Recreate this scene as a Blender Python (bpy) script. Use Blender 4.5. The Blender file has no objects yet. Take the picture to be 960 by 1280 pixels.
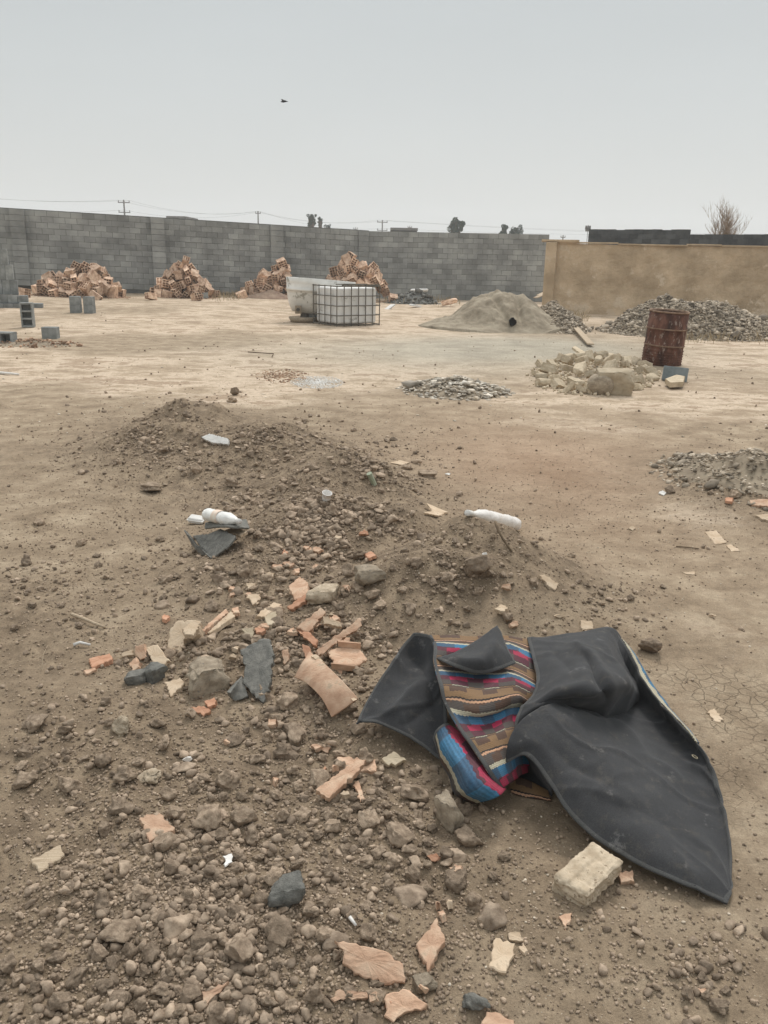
import bpy, bmesh, math, random
import numpy as np
from mathutils import Vector, Matrix, Euler
R = math.radians
rng = np.random.default_rng(11)
random.seed(5)
SC = bpy.context.scene
COL = SC.collection

# ------------------------------------------------------------------ camera
F_PX, PITCH, ROLL, EYE = 1050.0, math.atan(318/1050.0), 0.02, 1.6
CAMP = np.array([0.0, 0.0, EYE])
FW = np.array([0, math.cos(PITCH), -math.sin(PITCH)])
_u0 = np.array([0, math.sin(PITCH), math.cos(PITCH)]); _r0 = np.array([1.0, 0, 0])
RT = math.cos(ROLL)*_r0 + math.sin(ROLL)*_u0
UP = math.cos(ROLL)*_u0 - math.sin(ROLL)*_r0
cd = bpy.data.cameras.new('camera'); cam = bpy.data.objects.new('camera', cd); COL.objects.link(cam)
cd.sensor_fit = 'VERTICAL'; cd.sensor_height = 36; cd.lens = 36*F_PX/1280; cd.clip_end = 5000; cd.clip_start = 0.05
cam.matrix_world = Matrix(((RT[0], UP[0], -FW[0], 0), (RT[1], UP[1], -FW[1], 0), (RT[2], UP[2], -FW[2], EYE), (0, 0, 0, 1)))
SC.camera = cam

# ------------------------------------------------------------------ world: an overcast sky
SUN_EL, SUN_AZ = 50.0, 15.0
w = bpy.data.worlds.new('World'); SC.world = w; w.use_nodes = True
nt = w.node_tree; nt.nodes.clear()
N = nt.nodes.new; L = nt.links.new
out = N('ShaderNodeOutputWorld'); bg = N('ShaderNodeBackground'); bg.inputs['Strength'].default_value = 0.1
sky = N('ShaderNodeTexSky'); sky.sky_type = 'NISHITA'; sky.sun_disc = False
sky.sun_elevation = R(SUN_EL); sky.sun_rotation = R(SUN_AZ); sky.dust_density = 5; sky.air_density = 1.0
hs = N('ShaderNodeHueSaturation'); hs.inputs['Saturation'].default_value = 0.12; hs.inputs['Value'].default_value = 0.6
tc = N('ShaderNodeTexCoord'); sp = N('ShaderNodeSeparateXYZ')
cr = N('ShaderNodeValToRGB')
e = cr.color_ramp.elements
e[0].position = 0.0; e[0].color = (0.64, 0.655, 0.63, 1)
e[1].position = 1.0; e[1].color = (1.25, 1.3, 1.32, 1)
for p_, c_ in ((0.07, (0.615, 0.64, 0.63)), (0.16, (0.555, 0.588, 0.592)), (0.27, (0.505, 0.545, 0.56)), (0.5, (0.78, 0.82, 0.84))):
    x = e.new(p_); x.color = (*c_, 1)
ns = N('ShaderNodeTexNoise'); ns.inputs['Scale'].default_value = 1.7; ns.inputs['Detail'].default_value = 3
mp = N('ShaderNodeMapping'); mp.inputs['Scale'].default_value = (1, 1, 3.5)
mr = N('ShaderNodeMapRange'); mr.inputs['To Min'].default_value = 9.15; mr.inputs['To Max'].default_value = 10.95
mul = N('ShaderNodeVectorMath'); mul.operation = 'SCALE'
mx = N('ShaderNodeMix'); mx.data_type = 'RGBA'; mx.inputs['Factor'].default_value = 0.9
L(tc.outputs['Generated'], sp.inputs[0]); L(sp.outputs['Z'], cr.inputs[0])
L(tc.outputs['Generated'], mp.inputs[0]); L(mp.outputs[0], ns.inputs['Vector']); L(ns.outputs['Fac'], mr.inputs['Value'])
L(cr.outputs[0], mul.inputs[0]); L(mr.outputs[0], mul.inputs['Scale'])
L(sky.outputs[0], hs.inputs['Color']); L(hs.outputs[0], mx.inputs['A']); L(mul.outputs[0], mx.inputs['B'])
L(mx.outputs['Result'], bg.inputs[0]); L(bg.outputs[0], out.inputs[0])
sl = bpy.data.lights.new('sun', 'SUN'); sl.energy = 2.1; sl.angle = R(17); sl.color = (1.0, 0.95, 0.9)
so = bpy.data.objects.new('sun', sl); COL.objects.link(so)
so.rotation_euler = (R(90-SUN_EL), 0, R(180-SUN_AZ))   # shines from beyond the yard towards the viewer
SC.view_settings.view_transform = 'Standard'; SC.view_settings.look = 'None'; SC.view_settings.gamma = 1
SC.view_settings.exposure = 0.12
SC.cycles.max_bounces = 6; SC.cycles.diffuse_bounces = 3; SC.cycles.use_denoising = True; SC.cycles.denoising_prefilter = 'ACCURATE'; SC.cycles.denoising_input_passes = 'RGB_ALBEDO_NORMAL'; SC.cycles.volume_bounces = 1

# ------------------------------------------------------------------ numpy noise
def _hash(ix, iy, s):
    h = (ix.astype(np.int64)*374761393 + iy.astype(np.int64)*668265263 + s*982451653) & 0x7fffffff
    h = ((h ^ (h >> 13))*1274126177) & 0x7fffffff
    return ((h ^ (h >> 16)) & 0xffffff)/float(0xffffff)*2-1
def vnoise(x, y, s=0):
    ix = np.floor(x); iy = np.floor(y); fx = x-ix; fy = y-iy
    ux = fx*fx*fx*(fx*(fx*6-15)+10); uy = fy*fy*fy*(fy*(fy*6-15)+10)
    a = _hash(ix, iy, s); b = _hash(ix+1, iy, s); c = _hash(ix, iy+1, s); d = _hash(ix+1, iy+1, s)
    return (a*(1-ux)+b*ux)*(1-uy)+(c*(1-ux)+d*ux)*uy
def fbm(x, y, s=0, o=4):
    v = 0; a = 1.0
    for k in range(o):
        v = v+a*vnoise(x*2**k+17.3*k, y*2**k-9.1*k, s+k); a *= 0.5
    return v

# ------------------------------------------------------------------ terrain
def ray(px, py):
    px = np.asarray(px, float); py = np.asarray(py, float)
    d = FW[None, :]+((px-480)/F_PX)[:, None]*RT[None, :]-((py-640)/F_PX)[:, None]*UP[None, :]
    return d
def flat(px, py, z=0.0):
    d = ray([px], [py])[0]; t = (z-EYE)/d[2]
    return CAMP+t*d
BLOBS = []
def blob(px, py, h, sx, sy, rot=0):
    p = flat(px, py, h); BLOBS.append((p[0], p[1], h, sx, sy, rot))
blob(232, 508, .36, .62, .75, .1); blob(330, 530, .29, .7, .6); blob(420, 570, .24, .5, .5)
blob(395, 620, .25, .42, .45); blob(330, 690, .12, .3, .35); blob(480, 630, .20, .4, .35)
blob(590, 662, .33, .50, .42); blob(520, 700, .26, .40, .34); blob(650, 735, .16, .32, .28)
blob(300, 790, .07, .35, .25); blob(420, 860, .06, .35, .2)
blob(940, 590, .18, .55, .8)
blob(90, 900, .03, .5, .4); blob(300, 1180, .03, .4, .2)
def mound(x, y):
    s = 0
    for bx, by, h, sx, sy, r in BLOBS:
        c, q = math.cos(r), math.sin(r)
        u = ((x-bx)*c+(y-by)*q)/sx; v = (-(x-bx)*q+(y-by)*c)/sy
        s = s+(h*np.exp(-(u*u+v*v)))**2.5
    return s**0.4
# how loose the soil is (1 = clods, 0 = packed clay)
LOOSE = [(c, d, e2, g) for c, d, e2, g in (
    (-1.6, 7.2, 1.5, 1.6), (-0.9, 5.6, 1.3, 1.2), (-0.5, 4.2, .9, .9), (0.3, 4.1, .8, .6), (-.45, 3.2, .8, .6),
    (-.75, 2.5, .8, .5), (-.5, 1.9, 1.2, .6), (-.1, 2.2, .35, .35), (2.6, 6.0, .7, 1.0), (-1.9, 3.2, .7, .8))]
def loose(x, y):
    s = 0
    for cx, cy, sx, sy in LOOSE:
        s = np.maximum(s, 1.25*np.exp(-(((x-cx)/sx)**2+((y-cy)/sy)**2)*1.1))
    return np.clip(s+0.35*fbm(x*1.3, y*1.3, 5, 3)*np.clip(s*2, 0, 1), 0, 1)
def H(x, y):
    x = np.asarray(x, float); y = np.asarray(y, float)
    r = np.hypot(x, y)
    far = np.clip((r-9)/10, 0, 1)
    m = mound(x, y)
    lo = loose(x, y)
    h = m*(1+0.22*fbm(x*2.2, y*2.2, 40, 3))
    h = h+0.2*np.clip((-x-2)/11, 0, 1.6)*np.clip((y-19)/8, 0, 1)
    h = h+0.012*fbm(x*.8, y*.8, 1, 3)*(1-far*.5)
    h = h+(0.0045+0.0095*lo)*fbm(x*6, y*6, 9, 4)*(1-far)
    bil = np.abs(vnoise(x*17, y*17, 21))
    h = h+0.006*lo*(0.5-bil)*(1-far)
    h = h+(0.0012+.002*lo)*fbm(x*42, y*42, 33, 2)*np.clip(1-(r-3)/4, 0, 1)
    return h
def hit(px, py, off=0.0):
    """points where the view lines of the photo's pixels meet the terrain raised by off"""
    px = np.atleast_1d(np.asarray(px, float)); py = np.atleast_1d(np.asarray(py, float))
    off = np.broadcast_to(np.asarray(off, float), px.shape)
    d = ray(px, py); d = d/np.linalg.norm(d, axis=1)[:, None]
    # the surface lies between the planes z = off-0.08 and z = off+0.5
    dz = np.minimum(d[:, 2], -1e-4)
    t0 = np.minimum((off+.50-EYE)/dz, 150); t1 = np.minimum((off-.08-EYE)/dz, 160); n = 26
    t = t1.copy(); done = np.zeros(px.shape, bool); prev = t0.copy()
    for k in range(1, n+1):
        i = np.nonzero(~done)[0]
        if not len(i): break
        tt = t0[i]+(t1[i]-t0[i])*(k/n)
        p = CAMP+d[i]*tt[:, None]; b = p[:, 2] < H(p[:, 0], p[:, 1])+off[i]
        j = i[b]; t[j] = tt[b]; done[j] = True; prev[i[~b]] = tt[~b]
    lo_, hi_ = prev, t.copy()
    for _ in range(9):
        mid = (lo_+hi_)/2; q = CAMP+d*mid[:, None]; b = q[:, 2] < H(q[:, 0], q[:, 1])+off
        hi_ = np.where(b, mid, hi_); lo_ = np.where(b, lo_, mid)
    t = (lo_+hi_)/2
    return CAMP+d*t[:, None]
def hit1(px, py, off=0.0): return hit([px], [py], [off])[0]
def mpp(p):  # metres per photo pixel at point p
    return float(np.dot(np.asarray(p)-CAMP, FW))/F_PX
def project(p):
    v = np.asarray(p)-CAMP; z = v@FW
    return np.stack([480+F_PX*(v@RT)/z, 640-F_PX*(v@UP)/z], -1)

# ------------------------------------------------------------------ materials
def material(name, c1, c2=None, c3=None, scale=8.0, rough=0.9, bump=0.3, bscale=60.0, orand=0.0, irand=0.0, detail=6, spots=None, stretch=(1, 1, 1), dist=0.004, metallic=0, spec=0.14):
    m = bpy.data.materials.new(name); m.use_nodes = True
    t = m.node_tree; b = t.nodes['Principled BSDF']; b.inputs['Roughness'].default_value = rough
    b.inputs['Metallic'].default_value = metallic; b.inputs['Specular IOR Level'].default_value = spec
    N = t.nodes.new; L = t.links.new
    tc = N('ShaderNodeTexCoord'); mp = N('ShaderNodeMapping'); mp.inputs['Scale'].default_value = stretch
    L(tc.outputs['Object'], mp.inputs[0]); co = mp.outputs[0]
    col = None
    n1 = N('ShaderNodeTexNoise'); n1.inputs['Scale'].default_value = scale; n1.inputs['Detail'].default_value = detail; n1.inputs['Roughness'].default_value = .6
    L(co, n1.inputs['Vector'])
    r = N('ShaderNodeValToRGB'); L(n1.outputs['Fac'], r.inputs[0]); el = r.color_ramp.elements
    el[0].position = .35; el[0].color = (*c1, 1); el[1].position = .65; el[1].color = (*(c2 or c1), 1)
    if c3: x = el.new(.5); x.color = (*c3, 1)
    col = r.outputs[0]
    if spots:
        sc_, thr, sc_col = spots
        n2 = N('ShaderNodeTexNoise'); n2.inputs['Scale'].default_value = sc_; n2.inputs['Detail'].default_value = 5; n2.inputs['Roughness'].default_value = .7
        L(co, n2.inputs['Vector'])
        q = N('ShaderNodeMapRange'); q.inputs['From Min'].default_value = thr; q.inputs['From Max'].default_value = thr+.06; L(n2.outputs['Fac'], q.inputs[0])
        mm = N('ShaderNodeMix'); mm.data_type = 'RGBA'; L(q.outputs[0], mm.inputs['Factor']); L(col, mm.inputs['A']); mm.inputs['B'].default_value = (*sc_col, 1)
        col = mm.outputs['Result']
    for amt, src in ((orand, 'o'), (irand, 'i')):
        if amt:
            if src == 'o': o = N('ShaderNodeObjectInfo').outputs['Random']
            else: o = N('ShaderNodeNewGeometry').outputs['Random Per Island']
            q = N('ShaderNodeMapRange'); q.inputs['To Min'].default_value = 1-amt; q.inputs['To Max'].default_value = 1+amt; L(o, q.inputs[0])
            v = N('ShaderNodeVectorMath'); v.operation = 'SCALE'; L(col, v.inputs[0]); L(q.outputs[0], v.inputs['Scale']); col = v.outputs[0]
    L(col, b.inputs['Base Color'])
    if bump:
        n3 = N('ShaderNodeTexNoise'); n3.inputs['Scale'].default_value = bscale; n3.inputs['Detail'].default_value = 5; n3.inputs['Roughness'].default_value = .7
        L(co, n3.inputs['Vector'])
        bp = N('ShaderNodeBump'); bp.inputs['Strength'].default_value = bump; bp.inputs['Distance'].default_value = dist
        L(n3.outputs['Fac'], bp.inputs['Height']); L(bp.outputs[0], b.inputs['Normal'])
    return m
M = {}
UNIT = {}
def umat(name):
    """the same matter for rocks modelled one unit big and scaled down"""
    if name not in UNIT: UNIT[name] = material(M_ARGS[name][0][0]+'_lump', *M_ARGS[name][0][1:], **{**M_ARGS[name][1], 'scale': 2.2, 'bscale': 9, 'dist': .005, 'bump': 1.0, **({'spots': (5, M_ARGS[name][1]['spots'][1], M_ARGS[name][1]['spots'][2])} if M_ARGS[name][1].get('spots') else {})})
    return UNIT[name]
M_ARGS = {}
_material = material
class _MD(dict): pass
M_ARGS['clod'] = (lambda *a, **k: (a, k))('earth_clod', (.225, .168, .12), (.42, .325, .24), (.31, .237, .17), scale=22, bump=1.0, bscale=90, orand=.25, dist=.006); M['clod'] = material(*M_ARGS['clod'][0], **M_ARGS['clod'][1])
M_ARGS['crumb'] = (lambda *a, **k: (a, k))('soil_crumb', (.205, .153, .109), (.43, .335, .248), scale=30, bump=.8, bscale=160, irand=.35); M['crumb'] = material(*M_ARGS['crumb'][0], **M_ARGS['crumb'][1])
M_ARGS['pale_stone'] = (lambda *a, **k: (a, k))('pale_stone', (.36, .285, .20), (.54, .45, .335), scale=26, bump=1.0, bscale=70, orand=.12, spots=(48, .57, (.235, .18, .125))); M['pale_stone'] = material(*M_ARGS['pale_stone'][0], **M_ARGS['pale_stone'][1])
M_ARGS['concrete'] = (lambda *a, **k: (a, k))('concrete', (.23, .185, .135), (.38, .315, .235), scale=30, bump=1.0, bscale=110, orand=.15, spots=(70, .6, (.13, .125, .115))); M['concrete'] = material(*M_ARGS['concrete'][0], **M_ARGS['concrete'][1])
M_ARGS['clay'] = (lambda *a, **k: (a, k))('fired_clay', (.43, .265, .175), (.62, .45, .32), (.53, .35, .24), scale=14, bump=.9, bscale=60, stretch=(1, 1.5, 1), orand=.15, spots=(9, .60, (.45, .35, .25))); M['clay'] = material(*M_ARGS['clay'][0], **M_ARGS['clay'][1])
M_ARGS['clay_pale'] = (lambda *a, **k: (a, k))('pale_clay', (.46, .345, .235), (.58, .465, .34), scale=14, bump=.5, bscale=80, orand=.1, spots=(9, .60, (.36, .28, .20))); M['clay_pale'] = material(*M_ARGS['clay_pale'][0], **M_ARGS['clay_pale'][1])
M_ARGS['clay_orange'] = (lambda *a, **k: (a, k))('orange_clay', (.43, .22, .135), (.55, .32, .21), scale=20, bump=.4, bscale=80, orand=.08, spots=(16, .62, (.42, .31, .22))); M['clay_orange'] = material(*M_ARGS['clay_orange'][0], **M_ARGS['clay_orange'][1])
M_ARGS['clay_block'] = (lambda *a, **k: (a, k))('clay_block', (.38, .24, .17), (.80, .61, .46), (.60, .42, .30), scale=7, bump=.5, bscale=40, orand=.28); M['clay_block'] = material(*M_ARGS['clay_block'][0], **M_ARGS['clay_block'][1])
M_ARGS['asphalt'] = (lambda *a, **k: (a, k))('bitumen', (.13, .128, .115), (.235, .225, .20), scale=40, bump=1.0, bscale=160, orand=.1, spots=(90, .6, (.2, .19, .17))); M['asphalt'] = material(*M_ARGS['asphalt'][0], **M_ARGS['asphalt'][1])
M_ARGS['green_grey'] = (lambda *a, **k: (a, k))('dark_grey_lump', (.12, .118, .106), (.215, .21, .188), scale=30, bump=1, bscale=120); M['green_grey'] = material(*M_ARGS['green_grey'][0], **M_ARGS['green_grey'][1])
M_ARGS['cblock'] = (lambda *a, **k: (a, k))('cement_block', (.19, .20, .192), (.31, .32, .31), scale=6, bump=.7, bscale=60, orand=.2, irand=.0, spots=(30, .64, (.09, .095, .09))); M['cblock'] = material(*M_ARGS['cblock'][0], **M_ARGS['cblock'][1])
M_ARGS['wall_block'] = (lambda *a, **k: (a, k))('wall_block', (.215, .22, .21), (.35, .355, .335), (.28, .285, .272), scale=1.2, bump=.8, bscale=30, irand=.18, dist=.01, detail=10); M['wall_block'] = material(*M_ARGS['wall_block'][0], **M_ARGS['wall_block'][1])
M_ARGS['mortar'] = (lambda *a, **k: (a, k))('mortar', (.10, .104, .098), (.16, .162, .15), scale=4, bump=.6, bscale=40); M['mortar'] = material(*M_ARGS['mortar'][0], **M_ARGS['mortar'][1])
M_ARGS['white'] = (lambda *a, **k: (a, k))('white_stuff', (.62, .60, .56), (.76, .74, .70), scale=20, bump=.3, bscale=80, orand=.08); M['white'] = material(*M_ARGS['white'][0], **M_ARGS['white'][1])
M_ARGS['wood'] = (lambda *a, **k: (a, k))('dry_wood', (.33, .25, .17), (.50, .41, .30), scale=12, bump=.6, bscale=60, stretch=(1, 14, 1), orand=.15); M['wood'] = material(*M_ARGS['wood'][0], **M_ARGS['wood'][1])
M_ARGS['twig'] = (lambda *a, **k: (a, k))('twig', (.10, .07, .045), (.2, .15, .1), scale=30, bump=.5); M['twig'] = material(*M_ARGS['twig'][0], **M_ARGS['twig'][1])
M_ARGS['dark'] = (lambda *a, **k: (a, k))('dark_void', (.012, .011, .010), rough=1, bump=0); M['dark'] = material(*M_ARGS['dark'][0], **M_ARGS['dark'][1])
M_ARGS['litter'] = (lambda *a, **k: (a, k))('pale_flakes', (.42, .34, .25), (.62, .55, .45), scale=20, irand=.35, bump=.3); M['litter'] = material(*M_ARGS['litter'][0], **M_ARGS['litter'][1])
M_ARGS['rubble'] = (lambda *a, **k: (a, k))('grey_rubble', (.21, .172, .128), (.48, .405, .315), scale=5, irand=.55, bump=.6, bscale=30); M['rubble'] = material(*M_ARGS['rubble'][0], **M_ARGS['rubble'][1])
M_ARGS['redrubble'] = (lambda *a, **k: (a, k))('clay_rubble', (.27, .165, .11), (.46, .31, .21), scale=3, irand=.45, bump=.5, bscale=30); M['redrubble'] = material(*M_ARGS['redrubble'][0], **M_ARGS['redrubble'][1])
M_ARGS['yellow'] = (lambda *a, **k: (a, k))('yellow_brick', (.40, .325, .225), (.56, .47, .345), scale=7, orand=.18, bump=.8, bscale=40, spots=(14, .62, (.33, .24, .15))); M['yellow'] = material(*M_ARGS['yellow'][0], **M_ARGS['yellow'][1])
M_ARGS['leaf'] = (lambda *a, **k: (a, k))('dark_foliage', (.025, .05, .03), (.055, .085, .05), scale=3, irand=.4, bump=0); M['leaf'] = material(*M_ARGS['leaf'][0], **M_ARGS['leaf'][1])
M_ARGS['bark'] = (lambda *a, **k: (a, k))('bark', (.09, .07, .055), (.16, .12, .09), scale=10, bump=.5); M['bark'] = material(*M_ARGS['bark'][0], **M_ARGS['bark'][1])
M_ARGS['redbark'] = (lambda *a, **k: (a, k))('twiggy_bark', (.24, .17, .11), (.38, .28, .19), scale=4, bump=0); M['redbark'] = material(*M_ARGS['redbark'][0], **M_ARGS['redbark'][1])
M_ARGS['steelpole'] = (lambda *a, **k: (a, k))('pole_grey', (.12, .12, .12), (.2, .2, .19), scale=3, bump=0); M['steelpole'] = material(*M_ARGS['steelpole'][0], **M_ARGS['steelpole'][1])
M_ARGS['darkblock'] = (lambda *a, **k: (a, k))('dark_wall_block', (.045, .048, .05), (.095, .10, .10), scale=1.5, bump=.8, bscale=30, irand=.3, dist=.01); M['darkblock'] = material(*M_ARGS['darkblock'][0], **M_ARGS['darkblock'][1])

# ------------------------------------------------------------------ object helpers
def link(o, parent=None):
    COL.objects.link(o)
    if parent is not None: o.parent = parent
    return o
def tag(o, label=None, cat=None, group=None, kind=None):
    if label: o['label'] = label
    if cat: o['category'] = cat
    if group: o['group'] = group
    if kind: o['kind'] = kind
    return o
def meshdata(name, verts, faces, mats, smooth=False, fmat=None):
    me = bpy.data.meshes.new(name)
    me.from_pydata([tuple(map(float, v)) for v in verts], [], [tuple(map(int, f)) for f in faces])
    for m in (mats if isinstance(mats, (list, tuple)) else [mats]): me.materials.append(m)
    if smooth: me.polygons.foreach_set('use_smooth', [True]*len(me.polygons))
    if fmat is not None: me.polygons.foreach_set('material_index', fmat)
    me.update(); return me
def obj(name, me, loc=(0, 0, 0), rot=(0, 0, 0), parent=None):
    o = bpy.data.objects.new(name, me); o.location = loc; o.rotation_euler = rot
    return link(o, parent)
def empty(name, loc, rot=(0, 0, 0)):
    o = bpy.data.objects.new(name, None); o.location = loc; o.rotation_euler = rot; o.empty_display_size = .2
    return link(o)
class MB:
    def __init__(s): s.v = []; s.f = []; s.m = []
    def add(s, v, f, mi=0):
        n = len(s.v); s.v += [tuple(x) for x in v]; s.f += [tuple(i+n for i in q) for q in f]; s.m += [mi]*len(f)
    def box(s, c, d, rot=None, jit=0, mi=0):
        v = []
        for x in (-.5, .5):
            for y in (-.5, .5):
                for z in (-.5, .5):
                    p = Vector((x*d[0], y*d[1], z*d[2]))
                    if jit: p += Vector([random.uniform(-jit, jit) for _ in range(3)])
                    if rot is not None: p = rot @ p
                    v.append(p+Vector(c))
        s.add(v, [(0, 1, 3, 2), (4, 6, 7, 5), (0, 4, 5, 1), (2, 3, 7, 6), (0, 2, 6, 4), (1, 5, 7, 3)], mi)
    def tube(s, pts, rad, n=8, mi=0, cap=True):
        pts = [Vector(p) for p in pts]; rings = []
        rad = rad if isinstance(rad, (list, tuple)) else [rad]*len(pts)
        base = len(s.v)
        for i, p in enumerate(pts):
            d = (pts[min(i+1, len(pts)-1)]-pts[max(i-1, 0)]).normalized()
            a = d.orthogonal().normalized() if i == 0 else (a-d*a.dot(d)).normalized()
            b = d.cross(a)
            s.v += [tuple(p+(a*math.cos(2*math.pi*k/n)+b*math.sin(2*math.pi*k/n))*rad[i]) for k in range(n)]
        for i in range(len(pts)-1):
            for k in range(n):
                q = base+i*n; s.f.append((q+k, q+(k+1) % n, q+n+(k+1) % n, q+n+k)); s.m.append(mi)
        if cap:
            s.f.append(tuple(base+k for k in range(n))[::-1]); s.f.append(tuple(base+(len(pts)-1)*n+k for k in range(n))); s.m += [mi, mi]
    def lathe(s, prof, n=32, mi=0, closed=False):
        base = len(s.v); k = len(prof)
        for i in range(n):
            a = 2*math.pi*i/n
            s.v += [(r*math.cos(a), r*math.sin(a), z) for r, z in prof]
        for i in range(n):
            j = (i+1) % n
            for q in range(k-1):
                s.f.append((base+i*k+q, base+j*k+q, base+j*k+q+1, base+i*k+q+1)); s.m.append(mi)
    def data(s, name, mats, smooth=False): return meshdata(name, s.v, s.f, mats, smooth, s.m)
    def build(s, name, mats, parent=None, smooth=False, loc=(0, 0, 0), rot=(0, 0, 0)):
        return obj(name, s.data(name, mats, smooth), loc, rot, parent)
def bevel(o, wdt=.004, seg=2):
    b = o.modifiers.new('bevel', 'BEVEL'); b.width = wdt; b.segments = seg; b.limit_method = 'ANGLE'; return o
def up_at(p):
    e_ = .06
    n = np.array([-(H(p[0]+e_, p[1])-H(p[0]-e_, p[1]))/(2*e_), -(H(p[0], p[1]+e_)-H(p[0], p[1]-e_))/(2*e_), 1.0])
    return n/np.linalg.norm(n)

# rock shapes -------------------------------------------------------
def ico(sub):
    bm = bmesh.new(); bmesh.ops.create_icosphere(bm, subdivisions=sub, radius=1.0)
    v = np.array([x.co[:] for x in bm.verts]); f = np.array([[q.index for q in x.verts] for x in bm.faces]); bm.free(); return v, f
def n3(v, s, seed):
    return (vnoise(v[:, 0]*s+3.1*v[:, 2]*s*.3+seed*7.7, v[:, 1]*s+seed, seed)+vnoise(v[:, 1]*s-5+seed, v[:, 2]*s+seed*3.3, seed+50)+vnoise(v[:, 2]*s+9, v[:, 0]*s-seed, seed+90))/3
def rock(sub, seed, planes=9, cut=.78, noise=.16, box=False, spread=(.78, 1.12)):
    g = np.random.default_rng(seed); v, f = ico(sub)
    if box:
        v = v*1.45
        for a in range(3): v[:, a] = np.clip(v[:, a], -.82-.05*g.random(), .82+.05*g.random())
    for _ in range(planes):
        d = g.normal(size=3); d /= np.linalg.norm(d); c = cut*g.uniform(*spread)*(1.15 if box else 1)
        e_ = v@d-c; v = v-np.where(e_ > 0, e_*.93, 0)[:, None]*d
    r = 1+noise*n3(v, 1.6, seed)+noise*.6*n3(v, 4.2, seed+3)+noise*.35*n3(v, 9, seed+5)
    r = r+(noise*.22*n3(v, 20, seed+8) if sub > 3 else 0)
    v = v*r[:, None]
    return v, f
CLODS = []
for k in range(14):
    v, f = rock(4, 100+k, planes=15+k % 4, cut=.70, noise=.40, spread=(.72, 1.15))
    CLODS.append((v, f))
_rockcache = {}
def rockdata(kind, k, mat, **kw):
    key = (kind, k, mat)
    if key not in _rockcache:
        v, f = rock(4, 300+k*7+(50 if kind == 'box' else 0), box=(kind == 'box'), **kw) if kind != 'clod' else CLODS[k % len(CLODS)]
        _rockcache[key] = meshdata(kind+'_rock', v, f, umat(mat), True)
    return _rockcache[key]
def stone(name, px0, py0, px1, py1, mat, label, cat, group=None, kind='clod', k=0, rot=0, flatness=.6, depth=.8, sink=.25, seat=None, tilt=(0, 0), parent=None, **kw):
    cx, cy = (px0+px1)/2, py1-(py1-py0)*.35
    p = hit1(cx, cy); s = mpp(p); wd = (px1-px0)*s/2
    ht = min(wd*flatness, (py1-py0)*s*.6)
    me = rockdata(kind, k, mat, **kw)
    o = obj(name, me, (p[0], p[1], H(p[0], p[1])+ht*(1-sink)), (tilt[0], tilt[1], rot))
    o.scale = (wd, wd*depth, ht)
    return tag(o, label, cat, group)

LAND = []   # landmarks: (phrase, point)
def land(phrase, p): LAND.append((phrase, np.array([p[0], p[1]])))

# polygon shard: an outline on the ground given real thickness
def shard(name, pts, mat, label, cat='tile fragment', thick=.014, h=.012, group=None, curve=0.0, landm=None, ragged=.0028, parent=None, ribs=0):
    """pts: (px, py, height above the ground)"""
    P = np.array([hit1(a[0], a[1], (a[2] if len(a) > 2 else h)) for a in pts])
    c = P.mean(0); uu, ss, vv = np.linalg.svd(P-c); nrm = vv[2]
    if nrm[2] < 0: nrm = -nrm
    X = vv[0]; Y = np.cross(nrm, X)
    q = np.stack([(P-c)@X, (P-c)@Y], -1); zz = (P-c)@nrm
    ring = []; rz = []
    n = len(q)
    for i in range(n):
        a, b = q[i], q[(i+1) % n]; ln = np.linalg.norm(b-a); k = max(2, int(ln/.009)); t = (b-a)/max(ln, 1e-6); nn = np.array([t[1], -t[0]])
        for j in range(k):
            u = j/k; jj = a+(b-a)*u
            if j: jj = jj+nn*random.gauss(0, ragged)
            ring.append(jj); rz.append((zz[i]*(1-u)+zz[(i+1) % n]*u)*.06)
    ring = np.array(ring); rz = np.array(rz); m = len(ring)
    span = max(np.abs(ring[:, 1]).max(), 1e-3)
    def cz(r): return -curve*((r[:, 1]/span)**2)*span
    v = []; f = []
    area_c = np.zeros(2)
    levels = [0.0, .35, .7, .93, 1.0]
    top = []
    v.append(np.array([0, 0, 0.0]))
    for li, s_ in enumerate(levels[1:]):
        r = ring*s_; dz = -.0022 if s_ == 1 else 0
        z = cz(r)+rz*s_+dz+(np.random.normal(0, .0004, m) if s_ < 1 else 0)
        v += [np.array([r[i][0], r[i][1], z[i]]) for i in range(m)]
    for i in range(m): f.append((0, 1+i, 1+(i+1) % m))
    for li in range(3):
        a = 1+li*m; b = a+m
        for i in range(m): f.append((a+i, b+i, b+(i+1) % m, a+(i+1) % m))
    base = len(v); r = ring*.985; z = cz(r)+rz-thick
    v += [np.array([r[i][0]+random.gauss(0, ragged*.6), r[i][1]+random.gauss(0, ragged*.6), z[i]]) for i in range(m)]
    a = 1+3*m
    for i in range(m): f.append((a+i, base+i, base+(i+1) % m, a+(i+1) % m))
    bc = len(v); v.append(np.array([0, 0, -thick]))
    for i in range(m): f.append((base+(i+1) % m, base+i, bc))
    V = np.array(v)
    W = V[:, :1]*X+V[:, 1:2]*Y+V[:, 2:3]*nrm
    me = meshdata(name, W, f, M[mat], False)
    o = obj(name, me, c)
    tag(o, label, cat, group)
    if landm: land(landm, c)
    # webs of a broken hollow block standing up from the back of the shard
    for k in range(ribs):
        mb = MB(); y0 = (-.8+1.6*k/max(1, ribs-1))*span*.9; xs = ring[:, 0].max()*.75
        prt = c+Y*y0
        rotm = Matrix((X, Y, nrm)).transposed()
        mb.box((0, 0, 0), (xs*1.5, .007, .028), jit=.002)
        me2 = mb.data('web', M[mat])
        r_ = bpy.data.objects.new('web', me2); link(r_, o)
        r_.matrix_local = Matrix.Translation(Vector(Y*y0+nrm*.010)) @ rotm.to_4x4()
    return o

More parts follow.
